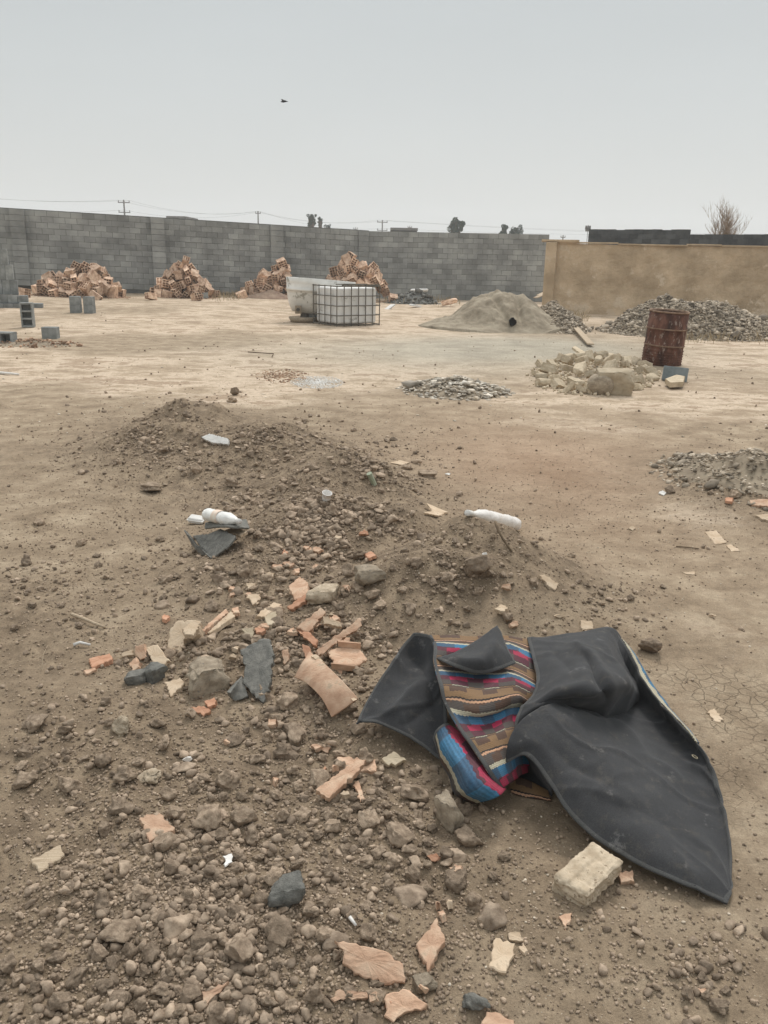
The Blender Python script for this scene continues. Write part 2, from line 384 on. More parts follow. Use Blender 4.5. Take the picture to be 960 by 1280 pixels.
# Catmull-Rom surface ------------------------------------------------
def cr1(P, t):
    n = len(P); x = np.clip(t, 0, 1)*(n-1); i = np.minimum(x.astype(int), n-2); u = (x-i)
    g = lambda k: P[np.clip(k, 0, n-1)]
    sh = (-1,)+(1,)*(P.ndim-1); u = u.reshape(sh)
    p0, p1, p2, p3 = g(i-1), g(i), g(i+1), g(i+2)
    p0 = np.where((i == 0).reshape(sh), 2*p1-p2, p0); p3 = np.where((i == n-2).reshape(sh), 2*p2-p1, p3)
    return .5*((2*p1)+(-p0+p2)*u+(2*p0-5*p1+4*p2-p3)*u**2+(-p0+3*p1-3*p2+p3)*u**3)
def surf(net, nu, nv):
    P = np.array(net); A = cr1(P, np.linspace(0, 1, nu)); B = cr1(np.swapaxes(A, 0, 1), np.linspace(0, 1, nv))
    return np.swapaxes(B, 0, 1)   # nu x nv x 3
def gridmesh(name, S, mat, smooth=True, uv=None):
    nu, nv = S.shape[:2]; v = S.reshape(-1, 3)
    f = [(i*nv+j, i*nv+j+1, (i+1)*nv+j+1, (i+1)*nv+j) for i in range(nu-1) for j in range(nv-1)]
    me = meshdata(name, v, f, mat, smooth)
    if uv is None:
        du = np.concatenate([[0], np.cumsum(np.linalg.norm(np.diff(S.mean(1), axis=0), axis=1))])
        dv = np.concatenate([[0], np.cumsum(np.linalg.norm(np.diff(S.mean(0), axis=0), axis=1))])
        U, V = np.meshgrid(du, dv, indexing='ij')
    else: U, V = uv
    l = me.uv_layers.new(name='UVMap'); li = np.empty(len(me.loops), int); me.loops.foreach_get('vertex_index', li)
    l.data.foreach_set('uv', np.stack([V.reshape(-1)[li], U.reshape(-1)[li]], -1).astype(float).reshape(-1))
    return me
# ------------------------------------------------------------------ ground
def ground_material():
    m = bpy.data.materials.new('ground_soil'); m.use_nodes = True
    t = m.node_tree; b = t.nodes['Principled BSDF']; b.inputs['Roughness'].default_value = .95; b.inputs['Specular IOR Level'].default_value = .15
    N = t.nodes.new; L = t.links.new
    tc = N('ShaderNodeTexCoord'); co = tc.outputs['Object']
    def noise(s, d=6, r=.6, st=(1, 1, 1)):
        mp = N('ShaderNodeMapping'); mp.inputs['Scale'].default_value = st; L(co, mp.inputs[0])
        n = N('ShaderNodeTexNoise'); n.inputs['Scale'].default_value = s; n.inputs['Detail'].default_value = d; n.inputs['Roughness'].default_value = r; L(mp.outputs[0], n.inputs['Vector']); return n.outputs['Fac']
    def ramp(f, stops):
        r = N('ShaderNodeValToRGB'); el = r.color_ramp.elements; L(f, r.inputs[0])
        el[0].position, el[0].color = stops[0][0], (*stops[0][1], 1); el[1].position, el[1].color = stops[-1][0], (*stops[-1][1], 1)
        for p, c in stops[1:-1]: x = el.new(p); x.color = (*c, 1)
        return r.outputs[0]
    def mix(f, a, c):
        x = N('ShaderNodeMix'); x.data_type = 'RGBA'; L(f, x.inputs['Factor']); L(a, x.inputs['A']); L(c, x.inputs['B']); return x.outputs['Result']
    def math_(op, a, c):
        x = N('ShaderNodeMath'); x.operation = op
        for i, q in enumerate((a, c)):
            if isinstance(q, (int, float)): x.inputs[i].default_value = q
            else: L(q, x.inputs[i])
        return x.outputs[0]
    at = N('ShaderNodeAttribute'); at.attribute_name = 'soil'; s3 = N('ShaderNodeSeparateColor'); L(at.outputs['Color'], s3.inputs[0])
    loose_, pale_, red_ = s3.outputs[0], s3.outputs[1], s3.outputs[2]
    damp = ramp(noise(9, 8, .65), ((.3, (.148, .110, .075)), (.5, (.24, .181, .123)), (.72, (.36, .277, .190))))
    pack = ramp(noise(3.5, 9, .65), ((.32, (.22, .165, .111)), (.48, (.315, .241, .165)), (.66, (.43, .342, .242))))
    pale = ramp(noise(.8, 12, .74, (1, 1.3, 1)), ((.33, (.26, .192, .130)), (.45, (.40, .308, .215)), (.53, (.60, .485, .365)), (.58, (.34, .25, .172)), (.7, (.52, .412, .30))))
    red = ramp(noise(1.2, 9, .7), ((.35, (.275, .185, .12)), (.6, (.40, .29, .20))))
    grey = ramp(noise(1.0, 9, .7), ((.35, (.27, .245, .195)), (.6, (.42, .38, .30))))
    c = mix(red_, pack, red)
    # streaky pale clay
    streak = noise(.7, 12, .76, (.7, 1.4, 1))
    pf = N('ShaderNodeMapRange'); pf.inputs['From Min'].default_value = .35; pf.inputs['From Max'].default_value = .62
    L(math_('ADD', streak, math_('MULTIPLY', math_('SUBTRACT', pale_, .5), .9)), pf.inputs[0])
    c = mix(math_('MULTIPLY', pf.outputs[0], math_('MINIMUM', math_('MULTIPLY', pale_, 2.2), 1.0)), c, pale)
    at2 = N('ShaderNodeAttribute'); at2.attribute_name = 'grey_sand'
    g1 = math_('MULTIPLY', at2.outputs['Fac'], .85)
    c = mix(g1, c, grey)
    c = mix(loose_, c, damp)
    # fine grit
    gr = N('ShaderNodeMapRange'); gr.inputs['From Min'].default_value = .3; gr.inputs['From Max'].default_value = .7; gr.inputs['To Min'].default_value = .58; gr.inputs['To Max'].default_value = 1.42; L(math_('ADD', math_('MULTIPLY', noise(140, 3, .8), .45), math_('MULTIPLY', noise(22, 8, .8), .55)), gr.inputs[0])
    v = N('ShaderNodeVectorMath'); v.operation = 'SCALE'; L(c, v.inputs[0]); L(gr.outputs[0], v.inputs['Scale']); c = v.outputs[0]
    vo = N('ShaderNodeTexVoronoi'); vo.inputs['Scale'].default_value = 95; L(co, vo.inputs['Vector'])
    gg = N('ShaderNodeMapRange'); gg.inputs['From Min'].default_value = .12; gg.inputs['From Max'].default_value = .2; gg.inputs['To Min'].default_value = 1; gg.inputs['To Max'].default_value = 0; L(vo.outputs['Distance'], gg.inputs[0])
    sc = N('ShaderNodeSeparateColor'); L(vo.outputs['Color'], sc.inputs[0])
    gt = math_('MULTIPLY', gg.outputs[0], math_('GREATER_THAN', sc.outputs[0], .86))
    pc = N('ShaderNodeRGB'); pc.outputs[0].default_value = (.50, .44, .34, 1)
    c = mix(math_('MULTIPLY', gt, .8), c, pc.outputs[0])
    L(c, b.inputs['Base Color'])
    # bump: grains, lumps, and drying cracks where the clay is bare
    h = math_('ADD', math_('MULTIPLY', noise(60, 6, .75), .8), math_('MULTIPLY', noise(260, 3, .8), .35))
    wn = N('ShaderNodeTexNoise'); wn.inputs['Scale'].default_value = 9; L(co, wn.inputs['Vector'])
    wv = N('ShaderNodeVectorMath'); wv.operation = 'MULTIPLY_ADD'; L(wn.outputs['Color'], wv.inputs[0]); wv.inputs[1].default_value = (.06, .06, .06); L(co, wv.inputs[2])
    ck = N('ShaderNodeTexVoronoi'); ck.feature = 'DISTANCE_TO_EDGE'; ck.inputs['Scale'].default_value = 21; L(wv.outputs[0], ck.inputs['Vector'])
    cm = N('ShaderNodeMapRange'); cm.inputs['From Min'].default_value = 0.0; cm.inputs['From Max'].default_value = .05; cm.inputs['To Min'].default_value = -.6; cm.inputs['To Max'].default_value = 0; L(ck.outputs['Distance'], cm.inputs[0])
    at3 = N('ShaderNodeAttribute'); at3.attribute_name = 'cracked'
    h = math_('ADD', h, math_('MULTIPLY', cm.outputs[0], at3.outputs['Fac']))
    bp = N('ShaderNodeBump'); bp.inputs['Strength'].default_value = 1.0; bp.inputs['Distance'].default_value = .010; L(h, bp.inputs['Height']); L(bp.outputs[0], b.inputs['Normal'])
    return m
M['ground'] = ground_material()
def sm(a, b, x): t = np.clip((x-a)/(b-a), 0, 1); return t*t*(3-2*t)
def make_ground():
    th = np.concatenate([np.arange(-36, 36, .2), np.arange(36, 324, 4.0)]); na = len(th)
    r = [0.45]
    while r[-1] < 14: r.append(r[-1]*1.0055)
    while r[-1] < 400: r.append(r[-1]*1.03)
    r = np.array(r); nr = len(r)
    T, Rr = np.meshgrid(np.radians(th), r)
    x = Rr*np.sin(T); y = Rr*np.cos(T); z = H(x, y)
    v = np.stack([x, y, z], -1).reshape(-1, 3)
    idx = np.arange(nr*na).reshape(nr, na); nx = np.roll(idx, -1, axis=1)
    q = np.stack([idx[:-1], nx[:-1], nx[1:], idx[1:]], -1).reshape(-1, 4)[:, ::-1]
    me = bpy.data.meshes.new('ground')
    nv = len(v)+1; v = np.vstack([v, [0, 0, 0]])
    tri = np.stack([idx[0], np.full(na, nv-1), nx[0]], -1)[:, ::-1]
    me.vertices.add(nv); me.vertices.foreach_set('co', v.reshape(-1))
    me.loops.add(len(q)*4+len(tri)*3); me.loops.foreach_set('vertex_index', np.concatenate([q.reshape(-1), tri.reshape(-1)]))
    me.polygons.add(len(q)+len(tri))
    st = np.concatenate([np.arange(len(q))*4, len(q)*4+np.arange(len(tri))*3]); me.polygons.foreach_set('loop_start', st)
    me.update(calc_edges=True); me.validate(); me.polygons.foreach_set('use_smooth', [True]*len(me.polygons))
    X, Y = v[:, 0], v[:, 1]; rr = np.hypot(X, Y)
    lo = np.clip(loose(X, Y)+mound(X, Y)*4, 0, 1)
    pale = sm(7.0, 13.5, Y+1.6*fbm(X*.5, Y*.5, 77, 4)+.25*np.abs(X))*(.62+.38*fbm(X*.25, Y*.25, 70, 3))
    pale = np.maximum(pale, .6*np.exp(-(((X-1.9)/1.1)**2+((Y-4.6)/2.2)**2))*(.7+.6*fbm(X*.9, Y*.9, 81, 3)))
    rightside = np.exp(-(((X-1.3)/1.3)**2+((Y-6.8)/1.9)**2))+.6*np.exp(-(((X-4)/2.5)**2+((Y-10.5)/1.2)**2))
    gs = np.exp(-(((X-1.0)/3.2)**2+((Y-15.0)/2.6)**2))*.9+np.exp(-(((X-2.9)/2.4)**2+((Y-17)/2)**2))*.9
    crk = np.exp(-(((X-1.35)/.42)**2+((Y-2.75)/.6)**2))*sm(-.2, .5, fbm(X*3, Y*3, 55, 3)+.15)
    ca = me.color_attributes.new('soil', 'FLOAT_COLOR', 'POINT')
    ca.data.foreach_set('color', np.stack([lo, np.clip(pale, 0, 1), np.clip(rightside, 0, 1), np.ones_like(lo)], -1).reshape(-1))
    a = me.attributes.new('grey_sand', 'FLOAT', 'POINT'); a.data.foreach_set('value', np.clip(gs, 0, 1))
    a = me.attributes.new('cracked', 'FLOAT', 'POINT'); a.data.foreach_set('value', np.clip(crk*1.3, 0, 1))
    me.materials.append(M['ground'])
    return tag(obj('ground', me), kind='structure', label='trampled brown soil and pale packed clay of the yard with low earth mounds')
make_ground()

# ------------------------------------------------------------------ block walls
def block_wall(name, A, B, height, thick, mat, mortar, label, bw=.40, bh=.20, pil=(), top_jit=True, seed=1, gaps=0.0, slope=0.0):
    """a wall of single blocks in running bond from A to B; front face looks to the viewer"""
    g = random.Random(seed)
    A = Vector((A[0], A[1], 0)); B = Vector((B[0], B[1], 0)); d = (B-A); ln = d.length; d.normalize(); n = Vector((d.y, -d.x, 0))
    if n.dot(-A) < 0: n = -n
    ang = math.atan2(d.y, d.x); rot = Matrix.Rotation(ang, 3, 'Z')
    root = empty(name, A); tag(root, label, 'wall')
    mb = MB(); gap = .010; sgn = 1 if (rot @ Vector((0, -1, 0))).dot(n) > 0 else -1
    rows = int(round(height/bh))
    def lay(x0, x1, off, row, zoff):
        x = x0-(bw/2 if row % 2 else 0)*1.0
        while x < x1-.02:
            a, b = max(x, x0), min(x+bw, x1)
            if b-a > .06 and g.random() > gaps*(row > rows-3):
                w_ = b-a-gap; jy = g.uniform(-.006, .006)
                c = Vector(((a+b)/2, -sgn*(-jy+off)*1.0, row*bh+bh/2+g.uniform(-.003, .003)+zoff))
                rr = Matrix.Rotation(g.uniform(-.012, .012), 3, 'Y') @ Matrix.Rotation(g.uniform(-.01, .01), 3, 'Z')
                mbv = MB(); mbv.box((0, 0, 0), (w_, thick, bh-gap), rot=rr, jit=.003)
                mb.add([tuple(rot @ (Vector(v)+c)) for v in mbv.v], mbv.f)
            x += bw
    for row in range(rows):
        lay(0, ln, 0, row, 0)
    if top_jit:  # a part course on top, uneven
        x = 0
        while x < ln:
            L_ = g.uniform(1.2, 5)
            if g.random() < .0: pass
            x += L_
    wall = mb.build('blocks', M[mat], root)
    bk = MB(); c = rot @ Vector((ln/2, sgn*0, 0))
    bk.box((c.x, c.y, height/2-.03-.3), (ln-.01, thick-.03, height-.06+.6), rot=None)
    # rotate the core about its centre
    bk = MB(); tmp = MB(); tmp.box((0, 0, 0), (ln-.02, thick-.034, height-.03+.6))
    bk.add([tuple(rot @ (Vector(v)+Vector((ln/2, 0, (height-.03-.6)/2)))) for v in tmp.v], tmp.f)
    bk.build('mortar', M[mortar], root)
    for (px_, pw, ext, ph) in pil:
        pm = MB(); 
        for row in range(int(round(ph/bh))):
            for k in range(1 if row % 2 else 1):
                tmp = MB(); tmp.box((0, 0, 0), (pw-gap*.5+g.uniform(-.01, .01), ext, bh-gap), rot=Matrix.Rotation(g.uniform(-.015, .015), 3, 'Z'), jit=.003)
                cc = Vector((px_, -sgn*(thick/2+ext/2-.02)+g.uniform(-.006, .006), row*bh+bh/2))
                pm.add([tuple(rot @ (Vector(v)+cc)) for v in tmp.v], tmp.f)
        pm.build('pilaster', M[mat], root)
    if slope:
        for ch in root.children:
            for vt in ch.data.vertices: vt.co.z += slope*math.hypot(vt.co.x, vt.co.y)
    return root, d, ln
def atdepth(px, dep):
    d = ray([px], [330])[0]; q = CAMP+d*dep; return q[:2]
WA = atdepth(0, 30.); WC = atdepth(460, 34.); WD = atdepth(684, 33.8)
dl = (WA-WC)/np.linalg.norm(WA-WC)
ln_vis = np.linalg.norm(WA-WC); WA2 = WC+dl*(ln_vis+9)
tot = ln_vis+9
def along(px):  # distance from the corner to where the column px meets the left wall
    r_ = ray([px], [330])[0][:2]; e_ = WA-WC; t = np.linalg.solve(np.array([r_, -e_]).T, WC); return t[1]*ln_vis
HT = 2.65
r_, d_, l_ = block_wall('block_wall', WC, WA2, HT, .2, 'wall_block', 'mortar', 'long bare grey cement block wall behind the heaps of clay blocks',
    pil=[(along(x), .48, .26, HT-.02*i) for i, x in enumerate((28, 199, 345))]+[(.25, .4, .1, HT)], seed=3, slope=.030)
block_wall('block_wall', WC+np.array([0, .02]), WD, HT-.02, .2, 'wall_block', 'mortar', 'bare grey cement block wall from the corner to the end of the tan plastered wall', seed=4)
# broken last blocks on top at the free end
mb = MB()
print('WALL', WA, WC, WD, HT)

# plastered wall
PA = flat(684, 391)[:2]; PB = flat(960, 399)[:2]; pd = (PB-PA)/np.linalg.norm(PB-PA); PB2 = PB+pd*9
M['plaster'] = material('tan_plaster', (.38, .29, .19), (.62, .485, .335), (.50, .385, .26), scale=1.3, detail=12, rough=.95, bump=1.0, bscale=14, dist=.03, spots=(1.4, .56, (.60, .49, .36)))
def plaster_wall():
    root = empty('plastered_wall', (PA[0], PA[1], 0)); tag(root, 'tan mud-plastered yard wall with a thin coping and an end pilaster', 'wall')
    ln = np.linalg.norm(PB2-PA); ht = 2.13; nx = 200; nz = 40; ang = math.atan2(pd[1], pd[0])
    X, Z = np.meshgrid(np.linspace(0, ln, nx), np.linspace(-.3, ht, nz), indexing='ij')
    Y = .022*fbm(X*1.3, Z*1.3, 60, 4)+.02*np.abs(fbm(X*.5, Z*.7, 66, 3))+.012*fbm(X*5, Z*5, 68, 3)
    V = []; F = []
    c, s = math.cos(ang), math.sin(ang)
    def W(x, y, z): return (x*c-y*s, x*s+y*c, z)
    top_wob = .02*fbm(X[:, 0]*.8, X[:, 0]*0, 90, 3)
    for i in range(nx):
        for j in range(nz): V.append(W(X[i, j], Y[i, j]-.11, Z[i, j]+(top_wob[i]*(j/(nz-1)))))
    for i in range(nx-1):
        for j in range(nz-1): F.append((i*nz+j, (i+1)*nz+j, (i+1)*nz+j+1, i*nz+j+1))
    b = len(V)
    for i in range(nx): V += [W(X[i, 0], .12, ht+top_wob[i]), W(X[i, 0], .12, -.3)]
    for i in range(nx-1):
        F.append((i*nz+nz-1, (i+1)*nz+nz-1, b+2*i+2, b+2*i)); F.append((b+2*i, b+2*i+2, b+2*i+3, b+2*i+1))
    F.append(tuple([j for j in range(nz)]+[b, b+1]))
    obj('wall_body', meshdata('wall_body', V, F, M['plaster'], False), parent=root)
    mb = MB(); rot = Matrix.Rotation(ang, 3, 'Z')
    k = 0; x = .1
    while x < ln:
        L_ = random.uniform(.8, 2.2); p = W(x+L_/2, 0, ht+.02+.02*fbm(np.array([x*.8]), np.array([0.]), 90, 3)[0])
        mb.box(p, (L_-.01, .30, .045), rot=rot @ Matrix.Rotation(random.uniform(-.008, .008), 3, 'Y'), jit=.006); x += L_
    mb.build('coping', M['plaster'], root)
    mb = MB(); mb.box(W(-.02, -.06, ht/2+.0), (.34, .36, ht+.06), rot=rot, jit=.01); o = mb.build('pilaster', M['plaster'], root); bevel(o, .02, 3)
    mb = MB(); mb.box(W(.25, 0, ht+.075), (1.15, .42, .06), rot=rot, jit=.008); mb.build('capping_slab', M['plaster'], root)
plaster_wall()
# gaps, loose blocks at the end of the grey wall
p = WD; 
# dark block wall behind the plastered wall
def depthpt(px, hor_frac_below, dist):  # a point on z=0 along the column px at distance dist
    d = ray([px], [332])[0]; h_ = d[:2]/np.linalg.norm(d[:2]); return h_*dist
DA = depthpt(733, 0, 41); DM = depthpt(858, 0, 40); DB = depthpt(1150, 0, 38)
def zat(py, px, dist):
    d = ray([px], [py])[0]; return EYE+d[2]/np.linalg.norm(d[:2])*dist
h1 = zat(287, 790, 40.5); h2 = zat(292, 910, 39.5)
block_wall('block_wall', DA, DM, round(h1/.2)*.2, .2, 'darkblock', 'darkblock', 'taller dark grey block wall showing above the coping of the tan wall', seed=8, gaps=.05)
block_wall('block_wall', DM+np.array([.02, -.05]), DB, round(h2/.2)*.2, .2, 'darkblock', 'darkblock', 'lower dark block wall under the bare bush, behind the tan wall', seed=9)

# ------------------------------------------------------------------ far trees, poles, bush, bird
def leafy(name, px0, px1, pytop, dist, label, seed, trunks=1, group=None):
    g = np.random.default_rng(seed)
    c = depthpt((px0+px1)/2, 0, dist); s = dist/F_PX; wd = (px1-px0)*s/2; zt = zat(pytop, (px0+px1)/2, dist)
    root = empty(name, (c[0], c[1], 0)); tag(root, label, 'tree', group)
    mb = MB()
    zb = zt-wd*2.6 if trunks == 1 else zt-wd*1.6
    zb = max(zb, 1.0)
    tops = [(g.uniform(-.7, .7)*wd, g.uniform(-.5, .5)*wd, zt-abs(g.normal())*wd*.5) for _ in range(9)]
    tops[0] = (0, 0, zt-wd*.1)
    for tx, ty, tz in tops: mb.tube([(0, 0, 0), (tx*.2, ty*.2, zb*.7), (tx*.7, ty*.7, (zb+tz)/2), (tx, ty, tz-.3*wd)], [.16, .12, .08, .02], 6)
    mb.build('trunk', M['bark'], root)
    n = 5200; cl = []
    for tx, ty, tz in tops:
        for _ in range(5):
            k = g.random(); cl.append((tx*(.5+.5*k)+g.normal()*.18*wd, ty*(.5+.5*k)+g.normal()*.18*wd, zb+(tz-zb)*k-.05*wd, wd*g.uniform(.16, .34)))
    cl = np.array(cl); pick = g.integers(0, len(cl), n); q = cl[pick]
    dirs = g.normal(size=(n, 3)); dirs /= np.linalg.norm(dirs, axis=1)[:, None]
    P = q[:, :3]+dirs*(q[:, 3]*g.uniform(.3, 1, n)**.5)[:, None]*np.array([1, 1, 1.25]); P[:, 2] = np.minimum(P[:, 2], zt)
    a = g.normal(size=(n, 3)); a /= np.linalg.norm(a, axis=1)[:, None]; b = np.cross(a, g.normal(size=(n, 3))); b /= np.linalg.norm(b, axis=1)[:, None]
    sz = wd*.055*g.uniform(.6, 1.4, n)[:, None]
    V = np.stack([P-a*sz-b*sz*.6, P+a*sz-b*sz*.6, P+a*sz+b*sz*.6, P-a*sz+b*sz*.6], 1).reshape(-1, 3)
    obj('crown', meshdata('crown', V, np.arange(n*4).reshape(-1, 4), M['leaf']), parent=root)
D = 110.
leafy('tree', 557, 579, 272, D, 'dark dense round tree above the middle of the grey wall', 1)
leafy('tree', 621, 636, 280, D, 'small dark tree crown, taller side of the pair by the wall end', 2)
leafy('tree', 632, 650, 280.5, D+4, 'low spreading dark tree crown just over the wall near its end', 3)
leafy('tree', 383, 396, 268, D, 'slim dark tree, tallest of the small clump behind the long wall', 4)
leafy('tree', 396, 404, 271, D+3, 'thin pointed tree close beside the tallest one of the clump', 5)
leafy('tree', 406, 414, 280, D+5, 'low dark bush crown at the end of the small tree clump', 6)
def pole(px, pytop, dist, label, arm=1.6, arms=2, thick=.13, ang=0.2):
    c = depthpt(px, 0, dist); zt = zat(pytop, px, dist)
    root = empty('utility_pole', (c[0], c[1], 0)); tag(root, label, 'utility pole', 'power poles beyond the wall')
    mb = MB(); mb.tube([(0, 0, 0), (0, 0, zt)], [thick*1.2, thick*.8], 8); mb.build('mast', M['steelpole'], root)
    tops = []
    for k in range(arms):
        m2 = MB(); z = zt-.35-k*1.3; rot = Matrix.Rotation(ang, 3, 'Z'); m2.box((0, 0, z), (arm, .12, .12), rot=None)
        m2.v = [tuple(rot @ Vector((x, y, 0))+Vector((0, 0, zz))) for x, y, zz in m2.v]
        ca = m2.build('crossarm', M['steelpole'], root)
        m3 = MB()
        for sx in (-.45, 0, .45):
            p = rot @ Vector((sx*arm, 0, 0)); m3.tube([(p.x, p.y, z+.06), (p.x, p.y, z+.3)], [.07, .05], 6); tops.append(np.array([c[0]+p.x, c[1]+p.y, z+.3]))
        m3.build('insulator', M['steelpole'], ca)
    return tops
t1 = pole(160, 250, 130, 'tall pole with two crossarms standing alone behind the long wall', 1.6, 2, .13)
t2 = pole(324, 264, 150, 'plain narrow pole above the second pilaster of the long wall', .9, 1, .13)
t3 = pole(477, 275, 150, 'short pole with a crossarm just beyond the wall corner', 1.8, 2, .12)
pole(511, 282, 170, 'thin faint pole between the wall corner and the round tree', .8, 1, .08)
pole(444, 284, 170, 'thin faint pole top close before the wall corner', .8, 1, .08)
pole(701, 294, 150, 'thin pole top in the gap between grey and dark walls', .8, 1, .12)
pole(731, 281, 60, 'thin stick of a pole at the end of the taller dark wall', .3, 1, .02)
def wire(name, P, label, sag=1.2, rad=.013):
    mb = MB(); pts = []
    for a, b in zip(P[:-1], P[1:]):
        for k in range(14):
            u = k/14.; q = a*(1-u)+b*u; q = q.copy(); q[2] -= sag*4*u*(1-u); pts.append(q)
    pts.append(P[-1]); o = MB(); o.tube(pts, rad, 4); tag(o.build(name, M['steelpole']), label, 'power line', 'power lines over the wall')
off = depthpt(-160, 0, 130); off = np.array([off[0], off[1], 0]); f2 = depthpt(1100, 0, 210); f2 = np.array([f2[0], f2[1], 8.])
for k, (i, lb) in enumerate(((0, 'upper faint power line across the pale sky above the wall'), (2, 'second faint power line across the pale sky above the wall'), (4, 'lowest faint power line running close above the wall'))):
    z = t1[i][2]; P = [off+np.array([0, 1.0*k, z+1.0]), t1[i], t2[min(k, 2)]+np.array([0, 0, 0]), t3[i], f2+np.array([0, k, k*.5])]
    wire('power_line', P, lb, 1.0)
def bare_bush(px0, px1, pytop, pybase, dist, label):
    g = random.Random(4); c = depthpt((px0+px1)/2, 0, dist); zt = zat(pytop, (px0+px1)/2, dist); s = dist/F_PX; wd = (px1-px0)*s/2
    root = empty('bare_tree', (c[0], c[1], 0)); tag(root, label, 'tree'); mb = MB()
    trunk = MB(); trunk.tube([(0, 0, 0), (.05, 0, 1.2), (0, 0, 1.9)], [.18, .14, .11], 8); trunk.build('trunk', M['redbark'], root)
    def grow(p, d, ln, rad, depth):
        pts = [p]; q = p.copy(); dd = d.copy()
        for _ in range(4):
            dd = (dd+Vector((g.gauss(0, .09), g.gauss(0, .09), .07))).normalized(); q = q+dd*ln/4; pts.append(q.copy())
        mb.tube(pts, [rad*(1-.18*i) for i in range(5)], 4, cap=False)
        if depth:
            for _ in range(g.randint(4, 6)):
                i = g.randint(1, 4); nd = (dd+Vector((g.gauss(0, .5), g.gauss(0, .4), .1))).normalized(); grow(pts[i].copy(), nd, ln*g.uniform(.4, .65), rad*.55, depth-1)
    top = zt-1.8
    for k in range(22):
        a = (k/21.-.5)*2; d = Vector((a*wd*1.0, g.uniform(-.6, .6), top*(1-.35*abs(a)))); ln = d.length
        grow(Vector((0, 0, 1.8)), d.normalized(), ln*g.uniform(.45, .92), .022, 3)
    mb.build('crown', M['redbark'], root)
bare_bush(884, 918, 268, 290, 44, 'leafless twiggy bush standing above the dark block wall')
def bird():
    p = CAMP+ray([355], [127])[0]*32; mb = MB()
    Vb = [(0, .12, 0), (.025, .02, .015), (-.025, .02, .015), (.0, -.14, 0), (0, .02, -.025)]
    mb.tube([(0, .14, 0), (0, .1, 0), (0, .02, 0), (0, -.08, 0), (0, -.17, 0)], [.008, .022, .035, .022, .006], 8)
    for s in (-1, 1):
        mb.add([(0, .06, .02), (s*.10, .08, .07), (s*.24, .0, .035), (s*.22, -.03, .03), (s*.1, .0, .065), (0, -.04, .02),
                (0, .06, .012), (s*.10, .08, .062), (s*.24, .0, .030), (s*.22, -.03, .025), (s*.1, .0, .057), (0, -.04, .012)],
               [(0, 1, 4, 5), (1, 2, 3, 4), (6, 11, 10, 7), (7, 10, 9, 8), (0, 6, 7, 1), (1, 7, 8, 2), (2, 8, 9, 3), (3, 9, 10, 4), (4, 10, 11, 5)])
    tag(mb.build('bird', M['dark'], loc=p, rot=(0, 0, 1.2)), 'small dark bird gliding alone high in the grey sky', 'bird')
bird()
# low flat roofs beyond the wall
def far_roof(px0, px1, py, dist, label):
    a = depthpt(px0, 0, dist); b = depthpt(px1, 0, dist); z = zat(py, (px0+px1)/2, dist); ln = np.linalg.norm(b-a)
    root = empty('shed', ((a[0]+b[0])/2, (a[1]+b[1])/2, 0)); tag(root, label, 'shed')
    mb = MB(); mb.box((0, 0, z/2-.1), (ln*.96, 5, z-.2)); mb.build('walls', M['mortar'], root)
    mb = MB(); mb.box((0, 0, z), (ln, 5.4, .25)); mb.build('roof', M['steelpole'], root)
far_roof(219, 243, 273.5, 90, 'low flat shed roof just peeping over the long wall')
far_roof(487, 520, 287.5, 90, 'flat shed roof just peeping over the wall beyond its corner')

def haze():
    mb = MB(); mb.box((0, 150, 14), (900, 900, 34)); o = mb.build('haze', [], None)
    m = bpy.data.materials.new('haze_air'); m.use_nodes = True; t = m.node_tree; t.nodes.clear()
    v = t.nodes.new('ShaderNodeVolumePrincipled'); v.inputs['Color'].default_value = (.86, .89, .92, 1); v.inputs['Density'].default_value = .0014; v.inputs['Anisotropy'].default_value = .2
    q = t.nodes.new('ShaderNodeOutputMaterial'); t.links.new(v.outputs[0], q.inputs['Volume']); o.data.materials.append(m)
    tag(o, 'thin pale haze hanging over the whole yard', None, None, 'stuff')
haze()
# ------------------------------------------------------------------ grey cement blocks
def block_mesh(name, lx, ly, lz, cells=0, axis='z', mat='cblock'):
    """hollow block: cells open along the chosen axis"""
    mb = MB()
    if not cells: mb.box((0, 0, 0), (lx, ly, lz), jit=.002); return mb.data(name, M[mat])
    t = .028
    # cells are arranged along x; open along y
    def wall(x0, x1, z0, z1): mb.box(((x0+x1)/2, 0, (z0+z1)/2), (x1-x0, ly, z1-z0))
    wall(-lx/2, lx/2, lz/2-t, lz/2); wall(-lx/2, lx/2, -lz/2, -lz/2+t)
    cw = (lx-t)/cells
    for i in range(cells+1):
        x = -lx/2+t/2+i*cw; wall(x-t/2, x+t/2, -lz/2+t+.0005, lz/2-t-.0005)
    mb.box((0, ly*.42, 0), (lx-t*1.2, .01, lz-t*1.2), mi=1)
    return mb.data(name, [M[mat], M[mat]])
solid_b = block_mesh('cement_block', .40, .20, .20)
upright = block_mesh('cement_block', .195, .2, .395)
header = block_mesh('cement_block', .245, .40, .195)
hollow_b = block_mesh('cement_block', .42, .2, .24, 3)
def bv(me):
    bm = bmesh.new(); bm.from_mesh(me); bmesh.ops.bevel(bm, geom=bm.edges[:], offset=.005, segments=1, affect='EDGES'); bm.to_mesh(me); bm.free()
for me in (solid_b, upright, header): bv(me)
def wallrot(): return math.atan2(-dl[1], -dl[0])
